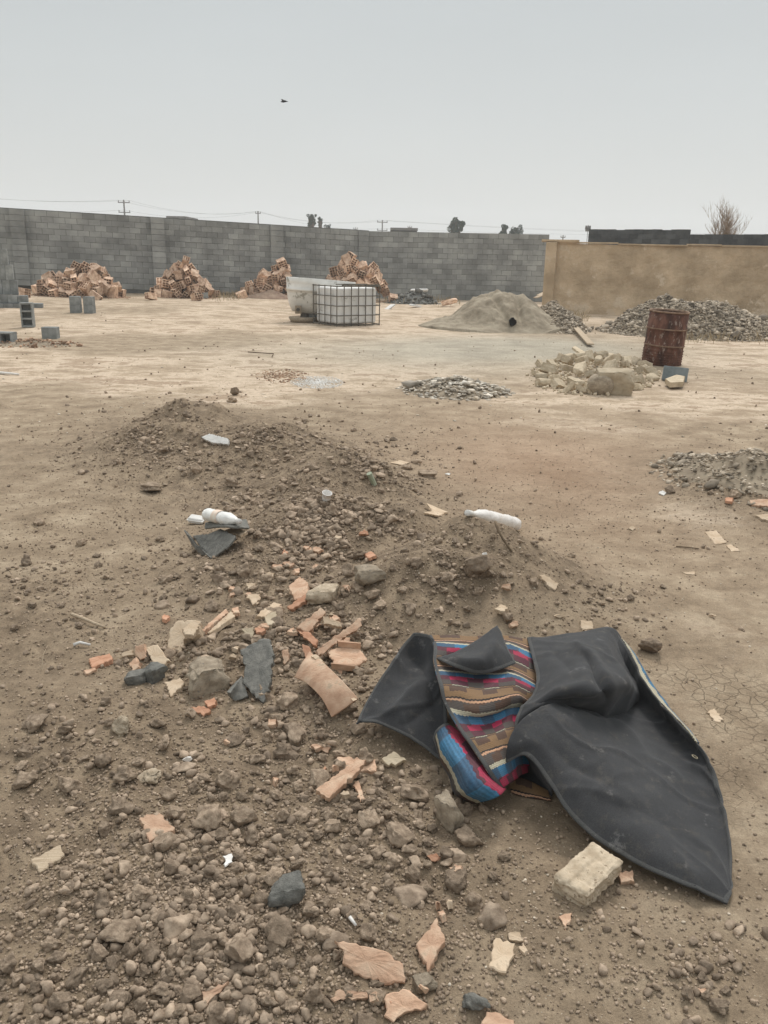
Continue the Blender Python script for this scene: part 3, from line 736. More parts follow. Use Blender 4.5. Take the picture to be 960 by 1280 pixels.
def stack():
    base = flat(54, 389)[:2]; ang = wallrot(); d = np.array([math.cos(ang), math.sin(ang)]); n = np.array([-d[1], d[0]])
    ords = ['first', 'second', 'third', 'fourth', 'fifth', 'sixth', 'seventh', 'eighth', 'ninth', 'tenth', 'eleventh', 'twelfth']
    rows = [('h', 0, .20, 0.0, 'bottom course'), ('h', .38, .20, .0, 'second course'), ('u', .62, .40, .30, 'third course'),
            ('u', .70, .40, .30, 'fourth course'), ('u', .80, .40, .30, 'topmost course')]
    z = 0; k = 0
    for kind, inset, hh, back, nm in rows:
        me = header if kind == 'h' else upright; wdt = .25 if kind == 'h' else .2
        for i in range(int((1.9-inset)/wdt)):
            x = -inset-wdt/2-i*wdt; y = back*.0+ (.2 if kind == 'h' else .12+ .0)+random.uniform(-.008, .008)+(.22 if kind == 'u' else 0)+(.12 if z > .1 else 0)
            p = base+d*x+n*y
            o = obj('cement_block', me, (p[0], p[1], z+hh/2+.004), (0, 0, ang+random.uniform(-.02, .02)))
            tag(o, f'{ords[i]} block from the open end of the {nm} in the stepped stack', 'block', 'blocks of the stepped stack by the wall')
        z += hh+.003
    land('the stepped grey block stack', base)
stack()
def loose_block(px, py, me, hz, rotz, label, z=0, tilt=0, rx=0, group=None):
    p = hit1(px, py); z0 = H(p[0], p[1])
    o = obj('cement_block', me, (p[0], p[1], z0+z+hz-.005), (rx, tilt, rotz)); tag(o, label, 'block', group); return p
sq = block_mesh('cement_block', .27, .22, .215); bv(sq)
sq2 = block_mesh('cement_block', .24, .22, .215); bv(sq2)
lb = flat(95, 391)
loose_block(95.5, 391, sq, .1075, .1, 'lower grey block of the pair stacked nearer the stepped stack'); loose_block(95.5, 391, sq, .1075, .15, 'upper grey block of the pair stacked nearer the stepped stack', z=.215)
loose_block(112.5, 391.5, sq2, .1075, -.1, 'lower grey block of the pair stacked farther from the stepped stack'); loose_block(112.5, 391.5, sq2, .1075, -.05, 'upper grey block of the pair stacked farther from the stepped stack', z=.215)
p = hit1(36, 409); o = obj('cement_block', hollow_b, (p[0], p[1], H(p[0], p[1])+.265), (0, R(90), R(12))); bv2 = o
o.scale = (1.22, 1, 1.05); tag(o, 'hollow grey block standing on end showing its three open cells', 'block')
sq3 = block_mesh('cement_block', .28, .2, .22); bv(sq3)
loose_block(64, 423, sq3, .11, .05, 'small square grey block lying alone in front of the hollow one')
hb2 = block_mesh('cement_block', .30, .36, .2, 2)
p = hit1(4, 429); o = obj('cement_block', block_mesh('cement_block', .44, .2, .2, 2), (p[0], p[1], H(p[0], p[1])+.10), (0, 0, R(-5))); tag(o, 'grey block with dark cell holes lying flat, cut off by the edge of view', 'block')

# ------------------------------------------------------------------ hollow clay blocks in heaps
def clay_block(nx, nz, lx, lz, ln, seed):
    """extruded clay block: a nx by nz lattice of cells running through its length"""
    g = random.Random(seed); mb = MB(); t = .016
    cw = (lx-t)/nx; ch = (lz-t)/nz
    for i in range(nx+1):
        x = -lx/2+t/2+i*cw; e_ = (i in (0, nx)); mb.box((x, 0, 0), (t, ln, lz-(0 if e_ else .004)))
    for j in range(nz+1):
        z = -lz/2+t/2+j*ch
        for i in range(nx):
            x = -lx/2+t+i*cw+(cw-t)/2; mb.box((x, 0, z), (cw-t+.0008, ln-.001, t))
    mb.box((0, 0, 0), (lx-t*1.5, ln*.25, lz-t*1.5))
    return mb.data('hollow_clay_block', M['clay_block'])
CB = [clay_block(2, 3, .22, .26, .36, 1), clay_block(3, 4, .30, .34, .30, 2), clay_block(2, 2, .18, .20, .38, 3), clay_block(3, 3, .28, .26, .30, 4)]
def place_heap(px0, px1, pytop, pybase, count, phrase, seed, lobes=((0, 1, .8),)):
    g = np.random.default_rng(seed); cx = (px0+px1)/2; c = hit1(cx, pybase); s = mpp(c); a = (px1-px0)*s/2*.93; c = c+np.array([0, a*.35, 0]); hgt = (pybase-pytop)*s-.1; b = a*.62
    def hh(x, y):
        z = 0
        for u, hf, wd in lobes: z = max(z, hf*max(0, 1-(math.hypot((x/a-u)/wd, y/b))**2))
        return hgt*(z+.06*max(0, 1-math.hypot(x/a, y/b)))*(1+.10*math.sin(x*7+seed))
    pts = []
    tries = 0
    while len(pts) < count and tries < 9000:
        tries += 1
        x = g.uniform(-a, a); y = g.uniform(-b, b*.45)
        if (x/a)**2+(y/b)**2 > 1: continue
        z = hh(x, y)
        if all((x-q[0])**2+(y-q[1])**2*.8+(z-q[2])**2 > (.285 if tries < 5000 else .24)**2 for q in pts): pts.append((x, y, z))
    pts.sort(key=lambda q: q[2])
    tiers = {}
    for x, y, z in pts:
        k = min(3, int(z/(hgt/3.4))); tiers.setdefault(k, []).append((x, y, z))
    ords = ['first', 'second', 'third', 'fourth', 'fifth', 'sixth', 'seventh', 'eighth', 'ninth', 'tenth', 'eleventh', 'twelfth', 'thirteenth', 'fourteenth', 'fifteenth', 'sixteenth', 'seventeenth', 'eighteenth', 'nineteenth', 'twentieth', 'twenty-first', 'twenty-second', 'twenty-third', 'twenty-fourth', 'twenty-fifth', 'twenty-sixth', 'twenty-seventh', 'twenty-eighth']
    nm = ['foot', 'lower slope', 'upper slope', 'top']
    for k, L_ in tiers.items():
        L_.sort()
        for i, (x, y, z) in enumerate(L_):
            me = CB[int(g.integers(0, len(CB)))]; X, Y = c[0]+x, c[1]+y
            if k == 0: rot = (g.normal()*.12, g.normal()*.12, g.uniform(0, 6.28))
            else: rot = (g.uniform(-.9, .9), g.uniform(-.9, .9), g.uniform(0, 6.28))
            if g.random() < .5: rot = (g.uniform(-.5, .5), g.uniform(-.7, .7), g.uniform(-.5, .5)+3.14159*int(g.integers(0, 2)))
            elif g.random() < .3: rot = (rot[0]+1.57, rot[1], rot[2])
            o = obj('hollow_clay_block', me, (X, Y, H(X, Y)+max(.11, z-.02)), rot); o.scale = (1.0+g.uniform(-.1, .12),)*3
            tag(o, f'{ords[min(i,27)]} clay block counted rightwards along the {nm[k]} of {phrase}'.replace('counted rightwards', 'across'), 'clay block', 'hollow clay blocks tipped in heaps by the wall')
    # broken clay under and between them
    mb = MB(); n = int(260*a)
    V, F = ico(1)
    vs = []; fs = []; base = 0
    for _ in range(n):
        rr = g.uniform(0, 1)**.5*.92; th = g.uniform(0, 6.28); x, y = a*rr*math.cos(th), b*rr*math.sin(th); z = max(0, hh(x, y)-.16)*g.uniform(.75, 1.0)
        q = V*g.uniform(.6, 1.2, 3)*g.uniform(.07, .15); q = q+g.normal(size=q.shape)*.008; vs.append(q+np.array([c[0]+x, c[1]+y, z+.02])); fs.append(F+base); base += len(V)
    for _ in range(int(170*a)):   # chips round the foot
        th = g.uniform(0, 6.28); rr = 1+abs(g.normal())*.16; x, y = a*rr*math.cos(th), b*rr*math.sin(th)
        q = V*np.array([g.uniform(.5, 1), g.uniform(.5, 1), .35])*g.uniform(.02, .06); vs.append(q+np.array([c[0]+x, c[1]+y, H(c[0]+x, c[1]+y)+.01])); fs.append(F+base); base += len(V)
    tag(obj('broken_clay_rubble', meshdata('broken_clay_rubble', np.vstack(vs), np.vstack(fs), M['redrubble'])), 'broken clay rubble in and around '+phrase, None, None, 'stuff')
    return c, a
place_heap(36, 146, 327, 371, 60, 'the heap beside the grey stack', 1, ((-.55, .55, .5), (.05, .78, .45), (.38, 1.0, .42), (.7, .5, .35)))
place_heap(186, 262, 325, 372, 42, 'the heap before the second pilaster', 2, ((.22, 1.0, .5), (-.25, .72, .6), (.7, .4, .35)))
place_heap(304, 366, 325, 372, 34, 'the heap beside the white tub', 3, ((.45, 1.0, .5), (-.1, .6, .5), (-.7, .42, .35)))
place_heap(402, 484, 321, 377, 46, 'the heap behind the caged tank', 4, ((-.05, 1.0, .7), (.6, .72, .5), (-.6, .75, .45)))
for (x, y, nm) in ((268, 372, 'lone clay block at the outer foot of the heap before the second pilaster'), (171, 364, 'dark clay block lying alone between the two first heaps'), (178, 365, 'small clay block just beside the lone dark one between heaps')):
    p = hit1(x, y); o = obj('hollow_clay_block', CB[x % 4], (p[0], p[1], H(p[0], p[1])+.12), (0.05, 0, x)); tag(o, nm, 'clay block')
for k_, (x, y, nm) in enumerate(((152, 371, 'stray clay block off the low end of the heap beside the grey stack'), (30, 372, 'stray clay block between the grey stack and its clay heap'), (189, 375, 'stray clay block before the thin end of the second heap'),
        (246, 376, 'stray clay block lying before the middle of the second heap'), (302, 373, 'stray clay block before the low side of the third heap'), (491, 379, 'stray clay block between the fourth heap and dark scrap'), (120, 375, 'tilted stray clay block in front of the first heap'))):
    p = hit1(x, y); o = obj('hollow_clay_block', CB[k_ % 4], (p[0], p[1], H(p[0], p[1])+.12), (0.1*k_, .15, 1.3*k_)); tag(o, nm, 'clay block')
p = hit1(253, 373); o = obj('cement_block', solid_b, (p[0], p[1], H(p[0], p[1])+.10), (0, 0, .2)); tag(o, 'bluish grey block at the foot of the second clay heap', 'block')

# generic heightfield heap ------------------------------------------------
def heap(name, px, pybase, hw_px, hgt, depth, mat, label, bumpy, seed, cat=None, kind=None, slope=1.2, res=90, extra=None):
    c = flat(px, pybase); s = mpp(c); a = hw_px*s; c = c+np.array([0, depth*.55, 0])
    x = np.linspace(-1.15, 1.15, res*2); y = np.linspace(-1.15, 1.15, res)
    X, Y = np.meshgrid(x, y, indexing='ij'); r = np.hypot(X, Y)
    Wx, Wy = c[0]+X*a, c[1]+Y*depth
    z = hgt*np.clip(1-r, 0, 1)**(1/slope)
    if extra: z = extra(X, Y, r, hgt)
    z = z*(1+bumpy*fbm(Wx*1.6, Wy*1.6, seed, 4))-.05*np.clip(z*3, 0, 1)*np.abs(fbm(Wx*1.9+.6*Wy, Wy*.8, seed+9, 3))+.02*fbm(Wx*7, Wy*7, seed+3, 3)*np.clip(z*6, 0, 1)
    z = np.where(r > 1.0, -.04, z)+H(Wx, Wy)
    S = np.stack([Wx, Wy, z], -1)
    o = obj(name, gridmesh(name, S, M[mat])); tag(o, label, cat, None, kind)
    return c, a, (lambda wx, wy: None), S
M['sand'] = material('grey_sand', (.21, .172, .122), (.37, .315, .235), (.29, .243, .178), scale=2.2, detail=10, bump=.8, bscale=20, dist=.02)
def sand_shape(X, Y, r, h):
    m1 = .80*np.clip(1-np.hypot((X+.06)/.60, (Y-.1)/.95)**1.9, 0, 1)
    m2 = .76*np.clip(1-np.hypot((X-.24)/.50, (Y+.05)/.9)**1.7, 0, 1)
    m3 = .42*np.clip(1-np.hypot((X+.35)/.65, (Y+.1)/.9), 0, 1)**.9
    m4 = .35*np.clip(1-np.hypot((X-.62)/.42, (Y+.15)/.8), 0, 1)**.9
    z = h*(m1**4+m2**4+m3**4+m4**4)**.25
    # slumped gully down the front with a burrow at its foot
    gx = X-.20; z = z-h*.16*np.exp(-(gx/.045)**2-((Y+.5)/.25)**2)
    g2 = X+.12+.25*Y; z = z-h*.14*np.exp(-(g2/.05)**2)*np.exp(-((Y+.35)/.35)**2)
    return np.maximum(z, 0)
cS, aS, _, SS = heap('sand_pile', 628, 413, 104, .98, 1.9, 'sand', 'big smooth pile of grey-brown sand with a dark burrow hole', .09, 21, 'sand pile', None, res=150, extra=sand_shape)
SSf = SS.reshape(-1, 3)
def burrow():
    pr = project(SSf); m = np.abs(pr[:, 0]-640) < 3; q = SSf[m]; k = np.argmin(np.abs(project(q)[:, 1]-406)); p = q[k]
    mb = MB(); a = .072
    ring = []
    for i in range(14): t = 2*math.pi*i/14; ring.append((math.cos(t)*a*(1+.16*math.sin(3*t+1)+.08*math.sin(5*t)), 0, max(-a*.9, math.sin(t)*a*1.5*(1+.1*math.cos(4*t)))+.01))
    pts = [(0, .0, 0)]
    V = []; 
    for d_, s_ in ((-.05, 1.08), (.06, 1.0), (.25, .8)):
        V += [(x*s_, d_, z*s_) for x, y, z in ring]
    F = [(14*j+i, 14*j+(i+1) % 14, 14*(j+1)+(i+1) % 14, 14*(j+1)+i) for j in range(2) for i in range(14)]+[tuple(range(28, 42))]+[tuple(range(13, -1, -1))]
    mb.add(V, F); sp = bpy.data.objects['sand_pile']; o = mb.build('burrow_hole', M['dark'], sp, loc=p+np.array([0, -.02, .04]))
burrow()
# a pinkish earth heap before the third clay heap, mud under it
M['pinkearth'] = material('pink_earth', (.25, .17, .125), (.36, .26, .19), scale=5, bump=.8, bscale=25)
heap('earth_heap', 335, 375, 34, .36, .6, 'pinkearth', 'low reddish earth heap at the foot of the third clay heap', .15, 31, 'earth heap')

# chunk scatter ------------------------------------------------------------
def merge(name, items, mat, label, kind='stuff'):
    """items: list of (V, F); one mesh of many small pieces"""
    off_ = 0; vs = []; fs = []
    for v, f in items: vs.append(v); fs.append(f+off_); off_ += len(v)
    v = np.vstack(vs); f = np.vstack(fs); me = bpy.data.meshes.new(name)
    me.vertices.add(len(v)); me.vertices.foreach_set('co', v.astype(np.float32).reshape(-1))
    me.loops.add(f.size); me.loops.foreach_set('vertex_index', f.reshape(-1)); me.polygons.add(len(f)); me.polygons.foreach_set('loop_start', np.arange(len(f))*3)
    me.update(calc_edges=True); me.materials.append(M[mat])
    return tag(obj(name, me), label, None, None, kind)
def rmats(g, n):
    q = g.normal(size=(n, 4)); q /= np.linalg.norm(q, axis=1)[:, None]; w, x, y, z = q.T
    return np.stack([np.stack([1-2*(y*y+z*z), 2*(x*y-z*w), 2*(x*z+y*w)], -1), np.stack([2*(x*y+z*w), 1-2*(x*x+z*z), 2*(y*z-x*w)], -1), np.stack([2*(x*z-y*w), 2*(y*z+x*w), 1-2*(x*x+y*y)], -1)], 1)
def scatter(name, P, size, mat, label, sub=1, seed=1, asp=(.55, 1.0), flat_=1.0, sink=.3, variants=10, cut=.58, kind='stuff'):
    g = np.random.default_rng(seed); n = len(P); items = []
    T = [rock(sub, 700+seed*10+k, planes=15, cut=cut+.08, noise=.16 if sub < 2 else .34, spread=(.7, 1.2)) for k in range(variants)]
    which = g.integers(0, variants, n); RM = rmats(g, n)
    for k in range(variants):
        m = which == k
        if not m.any(): continue
        V, F = T[k]; nn = m.sum()
        sc = g.uniform(asp[0], asp[1], (nn, 3))*size[m][:, None]
        W = np.einsum('nij,nvj->nvi', RM[m], V[None]*sc[:, None, :])
        if flat_ != 1: W[:, :, 2] *= flat_
        zmin = W[:, :, 2].min(1); W[:, :, 2] -= (zmin*(1-sink*1.6))[:, None]*1.0
        W = W+P[m][:, None, :]; W[:, :, 2] -= 0
        items.append((W.reshape(-1, 3), (F[None]+(np.arange(nn)*len(V))[:, None, None]).reshape(-1, 3)))
    return merge(name, items, mat, label, kind)

def rubble_heap(name, px, pybase, hw, hgt, depth, n, size, label, seed, mat='rubble', under='rubble', extra=None, sub=1, flat_=.7, bigname=None, biglabel=None):
    g = np.random.default_rng(seed)
    c = flat(px, pybase); a = hw*mpp(c); c = c+np.array([0, depth*.55, 0])
    th = g.uniform(0, 6.28, n); rr = g.uniform(0, 1, n)**.6*1.08; x = rr*np.cos(th); y = rr*np.sin(th)
    def hz(x, y):
        r = np.hypot(x, y); z = hgt*np.clip(1-r, 0, 1)**.8
        return z if extra is None else extra(x, y, hgt)
    z = hz(x, y); X = c[0]+x*a; Y = c[1]+y*depth
    sizes = size*np.exp(g.normal(size=n)*.45)
    P = np.stack([X, Y, z*(1+.15*fbm(X*2, Y*2, seed, 2))+H(X, Y)-.01], -1)
    # body
    gx, gy = np.meshgrid(np.linspace(-1.1, 1.1, 70), np.linspace(-1.1, 1.1, 50), indexing='ij'); gz = hz(gx, gy); GX = c[0]+gx*a; GY = c[1]+gy*depth
    S = np.stack([GX, GY, np.where(np.hypot(gx, gy) > 1.02, -.05, gz*(1+.15*fbm(GX*2, GY*2, seed, 2))-.02)+H(GX, GY)], -1)
    scatter(name, P, sizes, mat, label, sub=sub, seed=seed, flat_=flat_, sink=.15, cut=.5, asp=(.35, 1.1))
    o = bpy.data.objects[name] if name in bpy.data.objects else None
    k_ = g.random(n) < .12
    scatter('pale_flakes', P[k_]+np.array([0, 0, size*.35]), sizes[k_]*.8, 'litter', 'whitish flakes among '+label, sub=1, seed=seed+60, flat_=.5, cut=.5, asp=(.35, 1.1))
    bo = obj('earth_heap', gridmesh('earth_heap', S, M[under])); tag(bo, 'earthy core under '+label, None, None, 'stuff')
    return c, a, depth, hz
M['white_shard'] = material('whitish_shards', (.30, .26, .20), (.66, .61, .53), (.50, .44, .36), scale=6, irand=.45, bump=.4)
M['heapearth'] = material('heap_earth', (.20, .16, .115), (.31, .255, .185), scale=6, bump=.9, bscale=30)
def big_heap_shape(x, y, h):
    m1 = np.clip(1-np.hypot((x+.30)/.62, y), 0, 1)**.75; m2 = .86*np.clip(1-np.hypot((x-.18)/.7, y), 0, 1)**.7; m3 = .45*np.clip(1-np.hypot((x-.45)/.6, y), 0, 1)**.7
    return h*(m1**4+m2**4+m3**4)**.25
rubble_heap('rubble', 888, 421, 118, .86, 2.0, 10000, .042, 'long grey heap of broken plaster and concrete before the tan wall', 41, under='heapearth', extra=big_heap_shape)
P = None
rubble_heap('rubble', 700, 413, 42, .62, 2.0, 2600, .042, 'pale rubble slope between the sand pile and the tan wall', 42, under='heapearth')
rubble_heap('rubble', 573, 494, 70, .17, .75, 1100, .036, 'flat patch of whitish tile rubble in the middle of the yard', 43, mat='white_shard', under='heapearth', flat_=.42)
rubble_heap('rubble', 960, 630, 105, .10, .9, 1500, .022, 'low mound of grey rubble flakes by the edge of view', 44, mat='rubble', under='heapearth', flat_=.6)
rubble_heap('rubble', 30, 433, 62, .08, .6, 350, .03, 'thin earthy rubble under the loose grey blocks', 45, mat='redrubble', under='heapearth')
# white lime spot and red chips beside it
def patch_points(px, py, rx, ry, n, seed, power=.6):
    g = np.random.default_rng(seed); th = g.uniform(0, 6.28, n); r = g.uniform(0, 1, n)**power
    P = hit(px+rx*r*np.cos(th), py+ry*r*np.sin(th)); P[:, 2] = H(P[:, 0], P[:, 1]); return P
g0 = np.random.default_rng(3)
P = patch_points(397, 478, 34, 8, 1500, 2, .8); scatter('lime_crumbs', P, g0.uniform(.006, .022, len(P)), 'white', 'scattered spill of white lime crumbs on the clay', sub=0, seed=5, flat_=.4)
P = patch_points(352, 470, 34, 9, 420, 6, .8); scatter('clay_chips', P, g0.uniform(.01, .03, len(P)), 'redrubble', 'reddish chips beside the white lime spill', sub=0, seed=6, flat_=.5)
# dark junk by the far corner
def junk():
    rubble_heap('rubble', 516, 380, 34, .45, .7, 260, .08, 'dark scrap heap below the wall beyond the last clay heap', 47, mat='asphalt', under='green_grey')
    for i, (px, py, w, d, h, mt, lb) in enumerate(((524, 371, .62, .2, .09, 'white', 'white slab lying on top of the dark scrap heap'), (519, 378, .5, .2, .06, 'white', 'white sheet piece at the foot of the dark scrap heap'),
        (523, 364, .45, .25, .12, 'asphalt', 'crumpled dark sheet crowning the scrap heap'), (561, 377, .5, .3, .16, 'clay_block', 'brown board lump between scrap heap and sand pile'), (487, 380, .4, .2, .05, 'white', 'pale flake on the ground before the last clay heap'))):
        p = hit1(px, py+6); me = rockdata('box', i % 3, mt, cut=.95, noise=.12)
        o = obj('scrap_piece', me, (p[0], p[1]-.1+.4*(i in (0, 2)), H(p[0], p[1])+(.42 if i in (0,) else .55 if i == 2 else h)), (0.1, .1*i, i)); o.scale = (w/1.6, d/1.6, h/1.6); tag(o, lb, 'scrap')
junk()

# ------------------------------------------------------------------ white tub and caged tank
M['tub'] = material('white_fibreglass', (.60, .58, .53), (.76, .74, .69), scale=2.2, detail=9, rough=.55, bump=.2, bscale=12, spots=(3, .58, (.33, .31, .26)))
M['tank'] = material('tank_plastic', (.68, .67, .64), (.80, .79, .76), scale=2.5, detail=8, rough=.5, bump=.15, bscale=6, spots=(4, .6, (.42, .41, .38)))
M['cagebar'] = material('cage_bar', (.10, .09, .075), (.18, .16, .13), scale=12, rough=.7, bump=.1)
def tub():
    c = flat(382, 402); s = mpp(c); root = empty('white_tub', (c[0], c[1], 0)); tag(root, 'long white round-bottomed tub with a rim band, behind the caged tank', 'tub')
    # nose half-round, body runs away to the side
    W = 1.0; Ht = .87; z0 = .17; Lr = 1.75; n = 40; rings = []
    prof = [(0.0, .28), (.03, .42), (.10, .58), (.22, .74), (.38, .86), (.58, .94), (.66, .965), (.665, 1.0), (.72, 1.0), (.725, .97), (.88, .985), (1.0, 1.0)]
    V = []; F = []
    def outline(t, k):   # stadium outline: rounded nose, straight sides, rounded tail
        a = 2*math.pi*t
        x, y = math.cos(a), math.sin(a); x = abs(x)**.8*(1 if x > 0 else -1)
        return x, y
    pts = prof+[(1.0, .96), (.9, .94), (.5, .88), (.2, .68), (.12, .3)]
    for zf, rf in pts:
        for i in range(n):
            x, y = outline(i/n, rf)
            X = x*(Lr/2)*(.62+.38*rf)*(rf if rf < .5 else 1)+(1-rf)*.0; Y = y*W/2*rf
            tilt = .10*(-x)*zf
            V.append((X+Lr/2-.48, Y, z0+zf*Ht*(1.0)+tilt*.55))
    m = len(pts)
    for j in range(m-1):
        for i in range(n): F.append((j*n+i, j*n+(i+1) % n, (j+1)*n+(i+1) % n, (j+1)*n+i))
    F.append(tuple(range(n))[::-1]); F.append(tuple((m-1)*n+i for i in range(n)))
    obj('shell', meshdata('shell', V, F, M['tub'], True), rot=(0, 0, .12), parent=root)
    mb = MB(); mb.lathe([(.0, .0), (.34, 0), (.40, .12), (.37, .135), (.34, .06), (0, .05)], 28); mb.build('foot_basin', M['concrete'], root, True, loc=(-.02, -.12, 0))
    mb = MB(); mb.tube([(0, 0, 0), (0, 0, .22)], [.14, .12], 12); mb.build('pedestal', M['cagebar'], root, loc=(.0, -.02, .05))
    mb = MB(); mb.box((0, 0, 0), (.16, .08, .20)); v = mb.build('valve_box', M['concrete'], root, loc=(-.14, -.40, .32)); bevel(v, .01)
    mb = MB(); mb.lathe([(0, -.02), (.045, -.02), (.045, .03), (.03, .03), (.03, .0), (0, 0)], 14); mb.build('valve', M['cagebar'], v, rot=(R(90), 0, 0), loc=(0, -.05, 0))
    p = hit1(388, 403); o = obj('cement_block', solid_b, (p[0], p[1]+.2, H(p[0], p[1])+.12), (0, 0, .1)); o.scale = (1, 1, 1.15); tag(o, 'grey block propping the white tub next to the tank cage', 'block')
tub()
def ibc():
    a = flat(398, 404); b = flat(421, 408.3); d = flat(474, 406.5)
    fx = (d-b)[:2]; wx = np.linalg.norm(fx); ang = math.atan2(fx[1], fx[0]); depth = max(.95, min(1.25, np.linalg.norm((a-b)[:2])))
    print('IBC', wx, np.linalg.norm((a-b)[:2]))
    depth = 1.1
    root = empty('caged_tank', (b[0], b[1], H(b[0], b[1])), (0, 0, ang)); tag(root, 'square white plastic liquid tank inside a dark steel bar cage', 'tank')
    hgt = zat(357, 448, np.hypot(*b[:2])+.2); Wd = wx
    mb = MB(); mb.box((Wd/2, depth/2, hgt/2+.0), (Wd-.10, depth-.10, hgt-.10)); o = mb.build('bottle', M['tank'], root); bevel(o, .06, 4)
    mb = MB(); t = .013
    nxn, nyn, nz = 7, 5, 5
    def bar(p, q): mb.tube([p, q], t, 6)
    for i in range(nxn):
        x = Wd*i/(nxn-1)
        for y in (0, depth): bar((x, y, 0), (x, y, hgt))
    for j in range(1, nyn-1):
        y = depth*j/(nyn-1)
        for x in (0, Wd): bar((x, y, 0), (x, y, hgt))
    for k in range(nz):
        z = .03+(hgt-.05)*k/(nz-1); o_ = .014
        bar((0, -o_, z), (Wd, -o_, z)); bar((0, depth+o_, z), (Wd, depth+o_, z)); bar((-o_, 0, z), (-o_, depth, z)); bar((Wd+o_, 0, z), (Wd+o_, depth, z))
    mb.build('cage', M['cagebar'], root)
    mb = MB(); mb.box((Wd*.62, -.0, hgt+.012), (Wd*.72, .05, .03)); mb.box((Wd*.62, depth*.5, hgt+.012), (Wd*.72, .05, .025)); mb.build('top_bar', M['cagebar'], root)
    mb = MB(); mb.lathe([(0, .04), (.11, .04), (.12, 0), (.12, -.03)], 20); mb.build('lid', M['cagebar'], root, loc=(Wd*.5, depth*.5, hgt-.04))
ibc()

# ------------------------------------------------------------------ rusty drum
def rust_material():
    m = material('rusty_paint', (.045, .024, .018), (.17, .082, .055), (.10, .046, .032), scale=7, detail=10, rough=.75, bump=.5, bscale=40, spots=(16, .57, (.25, .19, .155)), stretch=(1, 1, .5))
    return m
M['rust'] = rust_material()
M['rustrim'] = material('rust_rim', (.16, .095, .06), (.30, .21, .15), scale=14, detail=8, rough=.85, bump=.5, bscale=60)
def drum():
    p = hit1(826, 455); s = mpp(p); r = 23.5*s; ht = 66*s/math.cos(R(10))*1.0
    print('DRUM r', r, 'h', ht, p)
    root = empty('oil_drum', (p[0], p[1], H(p[0], p[1])-.02), (R(2), R(2.4), 0)); tag(root, 'tall dark rusted steel drum with ribbed lower half and open top', 'drum')
    prof = [(r*.97, 0), (r, .01)]
    z = .03
    for k in range(6): prof += [(r, z), (r*1.04, z+.018), (r, z+.036)]; z += .042
    prof += [(r, ht*.36), (r*1.035, ht*.375), (r*1.035, ht*.39), (r, ht*.405), (r, ht*.66), (r*1.035, ht*.675), (r*1.035, ht*.69), (r, ht*.705), (r*1.0, ht*.97), (r*.985, ht*.97), (r*.985, .02), (0, .02)]
    mb = MB(); mb.lathe(prof, 48); v = np.array(mb.v)
    a = np.arctan2(v[:, 1], v[:, 0]); k = 1-.035*np.exp(-((a+1.2)/.35)**2-((v[:, 2]-ht*.55)/.12)**2)-.02*np.exp(-((a+2.1)/.3)**2-((v[:, 2]-ht*.25)/.1)**2)
    v[:, 0] *= k; v[:, 1] *= k; mb.v = [tuple(q) for q in v]
    mb.build('body', M['rust'], root, True)
    mb = MB(); mb.lathe([(r*.96, ht*.972), (r*1.02, ht*.968), (r*1.035, ht*.985), (r*1.01, ht), (r*.97, ht*.995), (r*.96, ht*.972)], 48); mb.build('rim', M['rustrim'], root, True)
    for zz in (.3825, .6825):
        mb = MB(); mb.lathe([(r*1.03, ht*(zz-.012)), (r*1.048, ht*(zz-.006)), (r*1.048, ht*(zz+.006)), (r*1.03, ht*(zz+.012))], 48); mb.build('hoop', M['rustrim'], root, True)
    land('the rusty drum', p)
drum()
bb = block_mesh('cement_block', .33, .12, .20); bv(bb)
M['blueblock'] = material('bluish_block', (.16, .19, .20), (.24, .27, .275), scale=8, bump=.6, bscale=50)
bb.materials.clear(); bb.materials.append(M['blueblock'])
p = hit1(843, 476); o = obj('cement_block', bb, (p[0], p[1], H(p[0], p[1])+.095), (R(-8), R(4), R(-14))); o.scale = (1.02, 1, 1.0); tag(o, 'bluish grey block leaning at the foot of the rusty drum', 'block')
